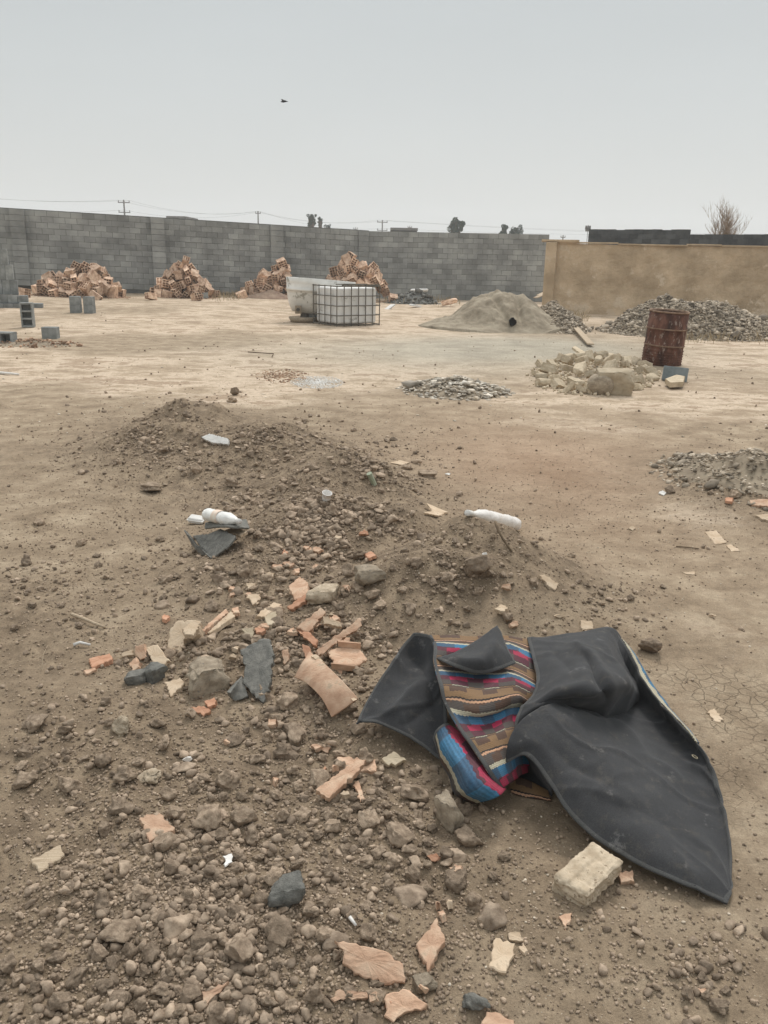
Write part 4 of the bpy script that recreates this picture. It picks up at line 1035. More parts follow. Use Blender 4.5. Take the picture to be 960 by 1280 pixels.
# yellow brick pile
def yellow_pile():
    g = np.random.default_rng(8); rows = []
    spots_ = []
    for _ in range(5000):
        x = g.uniform(670, 822); y = g.uniform(447, 493)
        cy = 470+ (x-745)*.02; r = ((x-742)/76)**2+((y-cy)/23)**2
        if r > 1 or (x > 795 and y > 482): continue
        if all(((x-a)/13)**2+((y-b)/6.4)**2 > 1 for a, b in spots_): spots_.append((x, y))
        if len(spots_) > 85: break
    spots_.sort(key=lambda q: (int(q[1]//9), q[0]))
    ords = ['first', 'second', 'third', 'fourth', 'fifth', 'sixth', 'seventh', 'eighth', 'ninth', 'tenth', 'eleventh', 'twelfth', 'thirteenth', 'fourteenth', 'fifteenth', 'sixteenth', 'seventeenth']
    tn = {}
    names = ['back', 'second', 'third', 'fourth', 'fifth', 'front']
    for (x, y) in spots_:
        k = int(y//9); tn.setdefault(k, 0); i = tn[k]; tn[k] += 1
        p = hit1(x, y); lift = .20*max(0, 1-((x-742)/62)**2-((y-468)/17)**2)
        me = rockdata('box', int(g.integers(0, 5)), 'yellow', cut=.92, noise=.10); sz = g.uniform(.095, .155)
        o = obj('broken_brick', me, (p[0], p[1]+lift*.3, H(p[0], p[1])+lift+.035), (g.normal()*.35, g.normal()*.35, g.uniform(0, 3.1))); o.scale = (sz, sz*.62, sz*.48)
        row = min(k-min(49, 49), 5)
        tag(o, f'{ords[min(i,16)]} yellow brick piece across the {names[max(0,min(5,k-49))]} row of the pile beside the drum', 'brick piece', 'yellow brick pieces piled by the drum')
    c = hit1(742, 470); land('the yellow brick pile', c)
    P = patch_points(742, 470, 84, 26, 700, 77, .6); lift = .16*np.clip(1-((project(P)[:, 0]-742)/66)**2-((project(P)[:, 1]-470)/20)**2, 0, 1); P[:, 2] += lift*.8
    scatter('brick_rubble', P, g.uniform(.015, .05, len(P)), 'yellow', 'small yellow brick crumbs under the brick pile', sub=1, seed=78)
    p = hit1(766, 492); o = obj('concrete_lump', rockdata('box', 6, 'yellow', cut=.9, noise=.12), (p[0], p[1], H(p[0], p[1])+.15), (.1, 0, -.15)); o.scale = (.27, .2, .19); tag(o, 'bulky dusty lump with a grey core, in front of the yellow brick pile', 'lump')
    me = MB(); me.lathe([(0, -.11), (.10, -.11), (.118, -.05), (.12, .05), (.10, .11), (0, .11)], 20); c_ = me.build('round_core', M['concrete'], None, True); c_.parent = o; c_.matrix_local = Matrix.Translation((-.62, -.42, -.1)) @ Matrix.Rotation(R(90), 4, 'X') @ Matrix.Diagonal((5.2, 6, 5.6, 1))
    for i, (x0, y0, x1, y1, lb) in enumerate(((757, 487, 770, 499, ''),)): pass
    shard('brick_slab', [(715, 434), (719, 432), (733, 441), (730, 444)], 'yellow', 'thin pale strip sticking out at the back of the brick pile', 'strip', h=.16, thick=.04)
    shard('pale_slab', [(832, 473), (846, 468), (856, 470), (854, 477), (838, 478)], 'yellow', 'pale stone flake lying against the bluish block', 'stone', h=.1, thick=.07)
yellow_pile()
# planks behind the sand pile
for i, (x0, y0, x1, y1, lb) in enumerate(((672, 372, 690, 362, 'uppermost broken board on the pale rubble slope'), (668, 376, 688, 368, 'lower broken board on the pale rubble slope'), (716, 398, 738, 418, 'long board running down beside the sand pile'))):
    a = hit1(x0, y0+14); b = hit1(x1, y1+16); a[2] += .45 if i < 2 else .12; b[2] += .55 if i < 2 else .06
    mb = MB(); d = Vector(b-a); mb.box((0, 0, 0), (d.length, .13, .025), jit=.004); o = mb.build('board', M['wood'], loc=(a+b)/2); o.rotation_euler = d.to_track_quat('X', 'Z').to_euler(); tag(o, lb, 'board')
# ------------------------------------------------------------------ the blanket
def cloth_material(name, c1, c2, wscale=900, rough=.85, bump=.25):
    m = material(name, c1, c2, scale=5, detail=12, rough=rough, bump=0, spots=(13, .62, tuple(min(1, x*1.5+.015) for x in c2)))
    t = m.node_tree; b = t.nodes['Principled BSDF']; N = t.nodes.new; L = t.links.new
    uv = N('ShaderNodeTexCoord'); w1 = N('ShaderNodeTexWave'); w1.inputs['Scale'].default_value = wscale/6.28; w1.bands_direction = 'X'
    w2 = N('ShaderNodeTexWave'); w2.inputs['Scale'].default_value = wscale/6.28; w2.bands_direction = 'Y'
    L(uv.outputs['UV'], w1.inputs[0]); L(uv.outputs['UV'], w2.inputs[0])
    a = N('ShaderNodeMath'); a.operation = 'ADD'; L(w1.outputs['Fac'], a.inputs[0]); L(w2.outputs['Fac'], a.inputs[1])
    n = N('ShaderNodeTexNoise'); n.inputs['Scale'].default_value = 22; n.inputs['Detail'].default_value = 4; L(uv.outputs['UV'], n.inputs['Vector'])
    a2 = N('ShaderNodeMath'); a2.operation = 'MULTIPLY_ADD'; L(n.outputs['Fac'], a2.inputs[0]); a2.inputs[1].default_value = 4.0; L(a.outputs[0], a2.inputs[2])
    bp = N('ShaderNodeBump'); bp.inputs['Strength'].default_value = bump; bp.inputs['Distance'].default_value = .0012; L(a2.outputs[0], bp.inputs['Height']); L(bp.outputs[0], b.inputs['Normal'])
    g1 = N('ShaderNodeTexNoise'); g1.inputs['Scale'].default_value = 330; g1.inputs['Detail'].default_value = 3; g1.inputs['Roughness'].default_value = .8; L(uv.outputs['Object'], g1.inputs['Vector'])
    g2 = N('ShaderNodeTexNoise'); g2.inputs['Scale'].default_value = 26; g2.inputs['Detail'].default_value = 10; g2.inputs['Roughness'].default_value = .75; L(uv.outputs['Object'], g2.inputs['Vector'])
    q1 = N('ShaderNodeMapRange'); q1.inputs['From Min'].default_value = .3; q1.inputs['From Max'].default_value = .7; q1.inputs['To Min'].default_value = .66; q1.inputs['To Max'].default_value = 1.34; L(g1.outputs['Fac'], q1.inputs[0])
    q2 = N('ShaderNodeMapRange'); q2.inputs['From Min'].default_value = .52; q2.inputs['From Max'].default_value = .78; q2.inputs['To Min'].default_value = 0; q2.inputs['To Max'].default_value = .35; L(g2.outputs['Fac'], q2.inputs[0])
    src = b.inputs['Base Color'].links[0].from_socket
    dm = N('ShaderNodeMix'); dm.data_type = 'RGBA'; L(q2.outputs[0], dm.inputs['Factor']); L(src, dm.inputs['A']); dm.inputs['B'].default_value = (.16, .135, .10, 1)
    sv = N('ShaderNodeVectorMath'); sv.operation = 'SCALE'; L(dm.outputs['Result'], sv.inputs[0]); L(q1.outputs[0], sv.inputs['Scale']); L(sv.outputs[0], b.inputs['Base Color'])
    b.inputs['Sheen Weight'].default_value = .12; b.inputs['Sheen Roughness'].default_value = .5
    return m
M['canvas'] = cloth_material('grey_canvas', (.028, .0285, .030), (.044, .0445, .046))
M['binding'] = cloth_material('grey_binding', (.058, .058, .057), (.088, .088, .085), 2200, bump=.5)
def kilim():
    m = bpy.data.materials.new('woven_pattern'); m.use_nodes = True; t = m.node_tree; b = t.nodes['Principled BSDF']; b.inputs['Roughness'].default_value = .9
    N = t.nodes.new; L = t.links.new
    uv = N('ShaderNodeTexCoord'); s = N('ShaderNodeSeparateXYZ'); L(uv.outputs['UV'], s.inputs[0])
    def mt(op, a, c=0.0, d=None):
        x = N('ShaderNodeMath'); x.operation = op
        for i, q in enumerate((a, c, d)):
            if q is None: continue
            if isinstance(q, (int, float)): x.inputs[i].default_value = q
            else: L(q, x.inputs[i])
        return x.outputs[0]
    U, V = s.outputs[0], s.outputs[1]
    per = .215
    zig = mt('MULTIPLY', mt('PINGPONG', mt('MULTIPLY', U, 1.0), .006), .8)
    wob = N('ShaderNodeTexNoise'); wob.inputs['Scale'].default_value = 24; wob.inputs['Detail'].default_value = 5; L(uv.outputs['UV'], wob.inputs[0])
    v = mt('FRACT', mt('DIVIDE', mt('ADD', mt('ADD', V, mt('MULTIPLY', zig, .5)), mt('MULTIPLY', mt('SUBTRACT', wob.outputs['Fac'], .5), .014)), per))
    def ramp(stops):
        r = N('ShaderNodeValToRGB'); r.color_ramp.interpolation = 'CONSTANT'; L(v, r.inputs[0]); el = r.color_ramp.elements
        el[0].position = 0; el[0].color = (*stops[0][1], 1); el[1].position = stops[1][0]; el[1].color = (*stops[1][1], 1)
        for p, c in stops[2:]: x = el.new(p); x.color = (*c, 1)
        return r.outputs[0]
    TAN = (.19, .11, .05); BRN = (.075, .040, .026); BLK = (.012, .010, .010); PNK = (.48, .27, .16); WHT = (.42, .385, .28); BLU = (.03, .15, .27); DBL = (.03, .085, .15)
    RED = (.32, .012, .055); MAR = (.075, .014, .028); MAG = (.20, .02, .06); CHR = (.06, .05, .045)
    A = ramp([(0, TAN), (.20, TAN), (.235, BLK), (.265, PNK), (.30, BRN), (.44, WHT), (.50, BLU), (.64, RED), (.78, MAR), (.92, BLK), (.94, WHT), (.96, CHR)])
    Bq = ramp([(0, BRN), (.14, TAN), (.235, BLK), (.265, PNK), (.30, CHR), (.44, WHT), (.50, DBL), (.64, MAR), (.78, CHR), (.92, BLK), (.94, TAN), (.96, BRN)])
    ck = mt('GREATER_THAN', mt('PINGPONG', mt('ADD', U, mt('MULTIPLY', mt('FLOOR', mt('MULTIPLY', v, 3.0)), .021)), .052), .026)
    x = N('ShaderNodeMix'); x.data_type = 'RGBA'; L(ck, x.inputs['Factor']); L(A, x.inputs['A']); L(Bq, x.inputs['B'])
    # yarn: fine ribs across, slight fading
    w = N('ShaderNodeTexWave'); w.bands_direction = 'Y'; w.inputs['Scale'].default_value = 60; w.inputs['Distortion'].default_value = .6; w.inputs['Detail Scale'].default_value = 30; L(uv.outputs['UV'], w.inputs[0])
    nz = N('ShaderNodeTexNoise'); nz.inputs['Scale'].default_value = 260; nz.inputs['Detail'].default_value = 4; nz.inputs['Roughness'].default_value = .8; L(uv.outputs['UV'], nz.inputs[0])
    f = mt('ADD', mt('MULTIPLY', w.outputs['Fac'], .3), mt('MULTIPLY', nz.outputs['Fac'], 1.7)); f = mt('ADD', f, .02)
    ds = N('ShaderNodeTexNoise'); ds.inputs['Scale'].default_value = 14; ds.inputs['Detail'].default_value = 9; ds.inputs['Roughness'].default_value = .75; L(uv.outputs['Object'], ds.inputs[0])
    dr = N('ShaderNodeMapRange'); dr.inputs['From Min'].default_value = .38; dr.inputs['From Max'].default_value = .7; dr.inputs['To Min'].default_value = .0; dr.inputs['To Max'].default_value = .32; L(ds.outputs['Fac'], dr.inputs[0])
    dx = N('ShaderNodeMix'); dx.data_type = 'RGBA'; L(dr.outputs[0], dx.inputs['Factor']); L(x.outputs['Result'], dx.inputs['A']); dx.inputs['B'].default_value = (.13, .10, .075, 1)
    vv = N('ShaderNodeVectorMath'); vv.operation = 'SCALE'; L(dx.outputs['Result'], vv.inputs[0]); L(f, vv.inputs['Scale']); L(vv.outputs[0], b.inputs['Base Color'])
    bp = N('ShaderNodeBump'); bp.inputs['Strength'].default_value = .5; bp.inputs['Distance'].default_value = .001; L(mt('ADD', w.outputs['Fac'], nz.outputs['Fac']), bp.inputs['Height']); L(bp.outputs[0], b.inputs['Normal'])
    return m
M['kilim'] = kilim()
ORG = hit1(680, 960)
BL = empty('blanket', ORG); tag(BL, 'crumpled charcoal canvas blanket with striped woven face, thrown over the earth mound', 'blanket')
def Z(net):
    out_ = []
    A = np.array([[(430+q[0]/1.92, 760+q[1]/1.92, q[2]) for q in row] for row in net])
    # terrain reference without small lumps: average the height for a smooth fall
    sh = A.shape[:2]; P = hit(A[..., 0].ravel(), A[..., 1].ravel(), A[..., 2].ravel())
    return P.reshape(*sh, 3)
def wrinkle(S, amp, seed, folds=()):
    nu, nv = S.shape[:2]
    U, V = np.meshgrid(np.linspace(0, 1, nu), np.linspace(0, 1, nv), indexing='ij')
    du = np.gradient(S, axis=0); dv = np.gradient(S, axis=1); n = np.cross(du, dv); n /= np.linalg.norm(n, axis=2)[..., None]+1e-9
    X, Y = S[..., 0], S[..., 1]
    ax_ = X*math.cos(seed)+Y*math.sin(seed); ay_ = -X*math.sin(seed)+Y*math.cos(seed)
    wx = .10*fbm(X*3, Y*3, seed+7, 2)
    rid = np.clip(1-np.abs(vnoise(ax_*4.5+wx*8, ay_*1.7+wx*5, seed+11))*2.6, 0, 1)**2.6+.6*np.clip(1-np.abs(vnoise(ay_*6+wx*9, ax_*2.2, seed+13))*2.4, 0, 1)**2
    d = amp*((fbm(X*5, Y*5, seed, 3)+.30*fbm(X*18, Y*18, seed+2, 3))*.6+1.0*rid)
    for (u0, v0, u1, v1, wd, a) in folds:
        ax, ay = u1-u0, v1-v0; ln = ax*ax+ay*ay; t = np.clip(((U-u0)*ax+(V-v0)*ay)/ln, 0, 1); dist = np.hypot(U-(u0+t*ax), V-(v0+t*ay))
        d = d+1.25*a*np.exp(-(dist/wd)**1.4)*np.sin(np.pi*np.clip(t*.9+.05, 0, 1))**.5
    if n[..., 2].mean() < 0: n = -n
    return S+n*d[..., None]
def panel(name, net, mat, nu=70, nv=60, amp=.006, seed=1, folds=(), bind=(), uv=None, uvs=None, thick=.004):
    S = surf(Z(net), nu, nv); S = wrinkle(S, amp, seed, folds)
    # rest on the ground, never below it
    g = H(S[..., 0], S[..., 1])+.004; S[..., 2] = np.maximum(S[..., 2], g)
    me = gridmesh(name, S-ORG, M[mat], True, uv=uv(S) if uv else None)
    o = obj(name, me, parent=BL)
    so_ = o.modifiers.new('thick', 'SOLIDIFY'); so_.thickness = thick; so_.offset = 0
    for side in bind:
        binding(S, side)
    return S
BW = .0135
def binding(S, side, w=None):
    w = w or BW
    nu, nv = S.shape[:2]
    T = {'u0': S, 'u1': S[::-1], 'v0': np.swapaxes(S, 0, 1), 'v1': np.swapaxes(S, 0, 1)[::-1]}[side]
    edge = T[0]; m = len(edge); inner = []; nr = []
    for j in range(m):
        acc = 0; k = 0; p = T[0, j]
        while k < T.shape[0]-1 and acc < w:
            acc += np.linalg.norm(T[k+1, j]-T[k, j]); k += 1
        over = (acc-w)/max(np.linalg.norm(T[k, j]-T[k-1, j]), 1e-9) if acc > w else 0
        q = T[k, j]*(1-over)+T[k-1, j]*over; inner.append(q)
    inner = np.array(inner); out_ = edge-inner; ln = np.linalg.norm(out_, axis=1)[:, None]+1e-9; out_ /= ln
    tng = np.gradient(edge, axis=0); n = np.cross(tng, out_); n /= np.linalg.norm(n, axis=1)[:, None]+1e-9
    if n[:, 2].mean() < 0: n = -n
    V = []; prof = [(0, .0028), (.5, .0030), (.95, .0028), (1.02, 0), (.95, -.0028), (.5, -.0030), (0, -.0028)]
    for j in range(m):
        for a, h in prof: V.append(inner[j]+(edge[j]-inner[j])*a+n[j]*h-ORG)
    k = len(prof); F = [(j*k+i, j*k+i+1, (j+1)*k+i+1, (j+1)*k+i) for j in range(m-1) for i in range(k-1)]
    me = meshdata('binding', V, F, M['binding'], True)
    l = me.uv_layers.new(name='UVMap'); arc = np.concatenate([[0], np.cumsum(np.linalg.norm(np.diff(edge, axis=0), axis=1))]); li = np.empty(len(me.loops), int); me.loops.foreach_get('vertex_index', li)
    uvv = np.stack([np.repeat(arc, k), np.tile(np.arange(k)*.004, m)], -1); l.data.foreach_set('uv', uvv[li].reshape(-1))
    obj('binding', me, parent=BL)
# left wing
panel('canvas_back', [
 [(26, 280, .085), (31, 279, .085), (36, 279, .085), (41, 279, .085)],
 [(62, 212, .10), (66, 236, .095), (72, 260, .085), (84, 281, .08)],
 [(110, 136, .14), (118, 190, .11), (128, 250, .11), (140, 304, .07)],
 [(160, 68, .19), (172, 130, .12), (184, 215, .13), (192, 336, .045)],
 [(200, 64, .22), (208, 130, .15), (218, 220, .12), (226, 362, .03)],
 [(216, 74, .225), (232, 150, .15), (246, 230, .12), (250, 370, .03)]], 'canvas', 70, 60, .008, 2,
 folds=((.35, .62, .98, .50, .06, .014), (.45, .85, .9, .62, .05, -.010), (.5, .1, .8, .7, .08, -.012)), bind=('v0', 'v1', 'u1'))
# striped face: the middle
panel('striped_face', [
 [(203, 64, .20), (255, 64, .225), (305, 68, .22), (355, 70, .20), (400, 72, .18), (446, 78, .16)],
 [(215, 92, .215), (262, 95, .235), (312, 98, .225), (360, 95, .20), (405, 100, .19), (452, 120, .17)],
 [(213, 130, .225), (258, 132, .205), (308, 134, .20), (360, 137, .195), (408, 143, .19), (460, 168, .17)],
 [(225, 180, .225), (270, 182, .22), (315, 190, .22), (362, 190, .215), (410, 184, .21), (460, 205, .17)],
 [(243, 232, .20), (285, 238, .215), (325, 245, .22), (372, 236, .21), (412, 222, .19), (446, 232, .15)],
 [(270, 288, .18), (305, 284, .175), (338, 284, .165), (372, 274, .16), (402, 262, .16), (440, 262, .12)],
 [(310, 345, .16), (337, 335, .165), (362, 328, .16), (388, 320, .15), (412, 312, .13), (440, 315, .1)],
 [(340, 390, .13), (360, 378, .14), (378, 370, .135), (394, 358, .12), (412, 350, .11), (436, 350, .08)],
 [(372, 436, .07), (385, 428, .08), (398, 420, .08), (412, 410, .06), (424, 400, .06), (440, 395, .04)]], 'kilim', 100, 70, .006, 5, bind=('v0',),
 folds=((.42, 0, .5, 1, .035, .010), (.58, .1, .55, 1, .03, -.012), (.75, .1, .7, .9, .03, .008)))
# small turned-over corner flap
panel('canvas_back', [
 [(290, 96, .25), (318, 80, .27), (340, 64, .285), (356, 52, .29), (367, 42, .29)],
 [(262, 108, .245), (300, 105, .275), (335, 98, .295), (362, 88, .295), (382, 75, .27)],
 [(240, 115, .235), (285, 122, .28), (325, 126, .295), (362, 118, .285), (396, 105, .25)],
 [(222, 122, .225), (272, 144, .255), (322, 158, .255), (368, 150, .245), (411, 134, .22)]], 'canvas', 40, 40, .004, 8, bind=('u1', 'v1'))
# rolled lower left with stripes lengthwise
def uv_roll(S):
    du = np.concatenate([[0], np.cumsum(np.linalg.norm(np.diff(S.mean(1), axis=0), axis=1))]); dv = np.concatenate([[0], np.cumsum(np.linalg.norm(np.diff(S.mean(0), axis=0), axis=1))])
    U, V = np.meshgrid(du, dv, indexing='ij'); return (.215*.66-.03+V*.9)*0+(.163)-V*.36, U*.45+.03
panel('striped_face', [
 [(248, 278, .14), (239, 281, .15), (229, 287, .145), (221, 296, .125), (216, 312, .09)],
 [(282, 303, .14), (266, 316, .155), (250, 332, .15), (237, 344, .12), (230, 358, .06)],
 [(316, 348, .13), (298, 364, .15), (280, 382, .14), (264, 394, .10), (253, 404, .04)],
 [(348, 398, .11), (332, 414, .13), (310, 430, .12), (287, 440, .08), (266, 446, .02)],
 [(388, 436, .07), (376, 448, .08), (354, 458, .07), (330, 464, .04), (305, 468, .005)]], 'kilim', 60, 40, .004, 9, bind=('v1', 'u0'), uv=uv_roll)
panel('striped_face', [
 [(246, 372, .06), (251, 392, .05), (256, 415, .03), (262, 436, .01)],
 [(275, 395, .10), (278, 415, .08), (283, 438, .05), (290, 455, .01)],
 [(320, 430, .10), (322, 445, .07), (326, 458, .04), (332, 466, .01)]], 'kilim', 30, 30, .004, 11)
# upper lobe
panel('canvas_back', [
 [(440, 76, .165), (490, 70, .18), (540, 64, .19), (590, 57, .20), (632, 49, .205), (655, 58, .18), (672, 84, .13)],
 [(452, 120, .20), (500, 108, .225), (550, 100, .24), (600, 92, .25), (640, 100, .21), (668, 120, .13), (700, 140, .07)],
 [(462, 168, .205), (510, 150, .24), (560, 138, .27), (605, 128, .275), (640, 140, .23), (680, 160, .13), (715, 180, .05)],
 [(452, 208, .20), (500, 198, .24), (550, 188, .27), (600, 172, .285), (650, 170, .27), (690, 188, .17), (712, 215, .05)],
 [(418, 252, .19), (470, 232, .215), (530, 222, .22), (585, 216, .25), (640, 205, .25), (668, 215, .16), (690, 240, .05)],
 [(410, 292, .165), (445, 270, .16), (500, 250, .14), (560, 244, .15), (620, 245, .15), (640, 255, .10), (655, 275, .04)],
 [(424, 336, .13), (450, 310, .10), (500, 290, .06), (560, 280, .05), (600, 280, .05), (625, 285, .04), (640, 292, .02)]], 'canvas', 90, 80, .007, 13, bind=('v0',),
 folds=((.12, .35, .55, .62, .045, .020), (.25, .40, .72, .66, .035, -.026), (.18, .62, .60, .80, .05, .018), (.62, .1, .70, .6, .05, -.014), (.1, .15, .4, .3, .06, -.01)))
# big sheet running out to its corner
def uv_big(S): return None
panel('canvas_back', [
 [(388, 372, .13), (391, 338, .175), (405, 298, .20), (438, 258, .215), (490, 232, .22), (528, 226, .20), (580, 235, .13), (652, 60, .175)],
 [(440, 358, .155), (468, 322, .19), (500, 288, .21), (540, 262, .205), (590, 256, .17), (632, 268, .10), (655, 190, .06), (682, 98, .16)],
 [(498, 432, .115), (528, 395, .15), (568, 355, .175), (610, 318, .17), (650, 290, .125), (680, 262, .07), (704, 215, .05), (718, 172, .145)],
 [(530, 482, .09), (568, 438, .13), (612, 395, .15), (658, 350, .14), (700, 312, .09), (732, 278, .05), (752, 248, .06), (762, 228, .13)],
 [(578, 534, .07), (622, 488, .11), (668, 440, .12), (712, 396, .10), (752, 356, .06), (786, 322, .04), (808, 298, .06), (818, 286, .12)],
 [(640, 580, .05), (688, 530, .09), (732, 482, .09), (775, 442, .07), (812, 408, .045), (842, 382, .035), (862, 362, .05), (872, 352, .08)],
 [(728, 628, .04), (770, 592, .07), (808, 560, .06), (842, 530, .04), (870, 502, .03), (890, 482, .025), (903, 468, .035), (910, 458, .05)],
 [(828, 672, .03), (855, 650, .04), (876, 632, .04), (894, 614, .03), (908, 598, .02), (916, 584, .018), (922, 570, .02), (924, 560, .03)],
 [(920, 710, .012), (922, 704, .014), (924, 698, .014), (926, 692, .013), (927, 686, .012), (929, 680, .012), (930, 674, .012), (931, 668, .014)]], 'canvas', 130, 100, .007, 17, bind=('v0', 'v1', 'u1'),
 folds=((.05, .72, .45, .52, .022, .012), (.45, .5, .62, .55, .03, .012), (.6, .62, .72, .95, .022, .008), (.5, .2, .8, .35, .06, -.010), (.72, .3, .9, .5, .05, .010), (.2, .2, .5, .3, .06, -.012)))
# inside of the curl: dark canvas turned under, added to stand for its shade
panel('canvas_back', [
 [(386, 374, .10), (412, 350, .12), (446, 350, .12), (500, 424, .085)],
 [(384, 392, .03), (414, 380, .03), (450, 388, .03), (500, 442, .02)],
 [(386, 412, .006), (416, 412, .006), (452, 420, .006), (500, 452, .006)]], 'canvas', 30, 30, .002, 19)
panel('striped_face', [
 [(390, 408, .012), (425, 410, .012), (460, 424, .012), (490, 440, .012)],
 [(396, 428, .010), (428, 434, .010), (462, 444, .010), (494, 452, .010)],
 [(404, 446, .004), (434, 454, .004), (466, 459, .004), (498, 464, .004)]], 'kilim', 30, 30, .002, 20)
def uv_edge(S):
    du = np.concatenate([[0], np.cumsum(np.linalg.norm(np.diff(S.mean(1), axis=0), axis=1))]); dv = np.concatenate([[0], np.cumsum(np.linalg.norm(np.diff(S.mean(0), axis=0), axis=1))])
    U, V = np.meshgrid(du, dv, indexing='ij'); return .094+U*.3, V
# the striped face seen along the curled far edge
panel('striped_face', [
 [(664, 72, .17), (682, 98, .158), (718, 172, .143), (762, 228, .128), (818, 286, .118), (845, 322, .10)],
 [(676, 84, .13), (695, 108, .115), (735, 175, .095), (778, 235, .085), (828, 292, .08), (850, 324, .08)],
 [(680, 92, .05), (700, 118, .04), (735, 180, .03), (780, 242, .03), (828, 300, .03), (852, 332, .02)]], 'kilim', 30, 70, .002, 23, uv=uv_edge)
# steel ring stitched near the edge
p = hit1(430+842/1.92, 760+357/1.92, .075)-ORG; mb = MB(); mb.tube([(0.008*math.cos(a), .010*math.sin(a), 0) for a in np.linspace(0, 6.28, 18)], .0018, 6); M['brass'] = material('dull_brass', (.25, .22, .16), (.4, .35, .25), rough=.4, metallic=.8, bump=0); mb.build('ring', M['brass'], BL, True, loc=p, rot=(.2, .3, .6))
land('the charcoal blanket', ORG)

# ------------------------------------------------------------------ tiles, bricks, stones lying about the front
S = shard
def z6(*pts): return [(80+a/2.286, 680+b/2.286)+tuple(r) for a, b, *r in pts]
S('clay_shard', z6((706, 318, .10), (722, 316, .12), (845, 440, .09), (828, 446, .07)), 'clay_pale', 'pale splintered edge along the largest clay channel piece', thick=.018)
S('clay_shard', z6((664, 238, .05), (735, 180, .10), (748, 195, .09), (700, 250, .05)), 'clay', 'orange-brown clay piece with an upright rim, top of the tile heap', thick=.022, landm='the upright-rimmed clay piece')
S('clay_shard', z6((740, 205, .09), (790, 222, .08), (795, 238, .06), (742, 228, .07)), 'clay_pale', 'small pale clay sliver beside the upright-rimmed piece', thick=.02)
S('clay_shard', z6((666, 244, .05), (700, 252, .05), (725, 272, .04), (722, 290, .03), (690, 272, .03)), 'clay_orange', 'bright orange shard under the upright-rimmed clay piece', thick=.018)
S('clay_shard', z6((720, 305, .06), (738, 290, .08), (848, 212, .06), (853, 232, .05), (728, 318, .05)), 'clay', 'long narrow clay strip leaning across the tile heap', thick=.022)
S('clay_shard', z6((748, 300, .05), (838, 280, .06), (866, 330, .04), (840, 345, .03), (785, 358, .02), (765, 335, .03)), 'clay', 'ribbed clay plate just beyond the largest channel piece', thick=.012, ribs=2, curve=.12, landm='the ribbed clay plate')
S('clay_shard', z6((680, 285, .04), (700, 292, .05), (712, 325, .04), (692, 330, .03)), 'clay_orange', 'upright orange end peeping between channel piece and strip', thick=.018)
S('clay_shard', z6((640, 118, .05), (672, 95, .06), (697, 108, .05), (694, 142, .04), (660, 160, .03)), 'clay', 'clay tile corner among the clods above the tile heap', thick=.022, landm='the clay tile corner above the tile heap')
S('clay_shard', z6((636, 180, .03), (690, 142, .05), (696, 155, .04), (655, 186, .02)), 'clay_orange', 'orange edge strip below the clay tile corner', thick=.02)
S('clay_shard', z6((390, 245, .02), (462, 185, .04), (470, 192, .04), (400, 250, .02)), 'clay', 'thin clay strip, outer one of the two parallel strips', thick=.02)
S('clay_shard', z6((410, 248, .03), (478, 192, .045), (488, 205, .04), (425, 254, .02)), 'clay_pale', 'pinkish clay strip, inner one of the two parallel strips', thick=.018, landm='the two parallel clay strips')
S('clay_shard', z6((550, 205, .03), (600, 165, .045), (622, 172, .03), (575, 206, .02)), 'clay_pale', 'dusty pale tile strip half buried in clods', thick=.015)
S('clay_shard', z6((305, 240, .07), (325, 216, .09), (390, 222, .08), (388, 258, .05), (340, 265, .05), (332, 310, .01), (298, 300, .01)), 'clay_pale', 'pale hollow clay half block standing above the dark slab', thick=.05, landm='the pale hollow clay half block')
S('clay_shard', z6((338, 240, .095), (362, 218, .10), (388, 228, .09), (372, 258, .085), (345, 262, .08)), 'clay_pale', 'small pale tile resting on the clay half block', thick=.02)
S('clay_shard', z6((234, 296, .03), (264, 284, .05), (302, 334, .03), (268, 356, .015), (255, 345, .02)), 'clay_pale', 'pale tan square tile leaning beside dark grey lumps', thick=.018, landm='the pale tan square tile')
S('clay_shard', z6((72, 328, .015), (130, 309, .03), (137, 332, .02), (78, 352, .01)), 'clay_orange', 'flat orange brick piece lying apart at the rubble edge', thick=.022, landm='the flat orange brick piece')
S('clay_shard', z6((55, 362, .012), (90, 352, .018), (94, 358, .015), (62, 371, .008)), 'clay', 'thin rosy sliver in front of the flat orange piece', thick=.01)
S('clay_shard', z6((202, 290, .05), (230, 284, .055), (236, 322, .02), (218, 332, .01), (206, 318, .02)), 'clay', 'upright rosy tile bit beside the pale tan square tile', thick=.02)
S('clay_shard', z6((186, 340, .02), (206, 322, .04), (212, 350, .02), (198, 365, .01)), 'clay', 'small rosy tile bit tucked under the upright one', thick=.02)
S('clay_shard', z6((163, 312, .02), (198, 302, .025), (200, 315, .018), (168, 323, .012)), 'clay_pale', 'little pale sliver between orange piece and upright bit', thick=.018)
S('clay_shard', z6((360, 466, .012), (400, 462, .022), (420, 475, .018), (398, 491, .01)), 'clay_orange', 'bright orange shard lying alone below the big brown lump', thick=.022, landm='the lone bright orange shard')
S('clay_shard', z6((400, 448, .02), (430, 438, .03), (432, 458, .02), (410, 466, .012)), 'clay_orange', 'small orange shard just behind the lone bright one', thick=.02)
S('clay_shard', z6((288, 395, .02), (330, 378, .04), (345, 400, .02), (305, 434, .01)), 'clay_pale', 'yellowish chipped stone by the corner of the big brown lump', thick=.03)
S('clay_shard', z6((508, 240, .03), (540, 236, .035), (543, 270, .02), (520, 268, .02)), 'yellow', 'yellowish tile bit behind the dark upright slab', thick=.02)
S('clay_shard', z6((522, 145, .03), (560, 140, .035), (562, 158, .02), (538, 172, .015)), 'clay_pale', 'tiny pale tile bit among clods behind the strips', thick=.015)
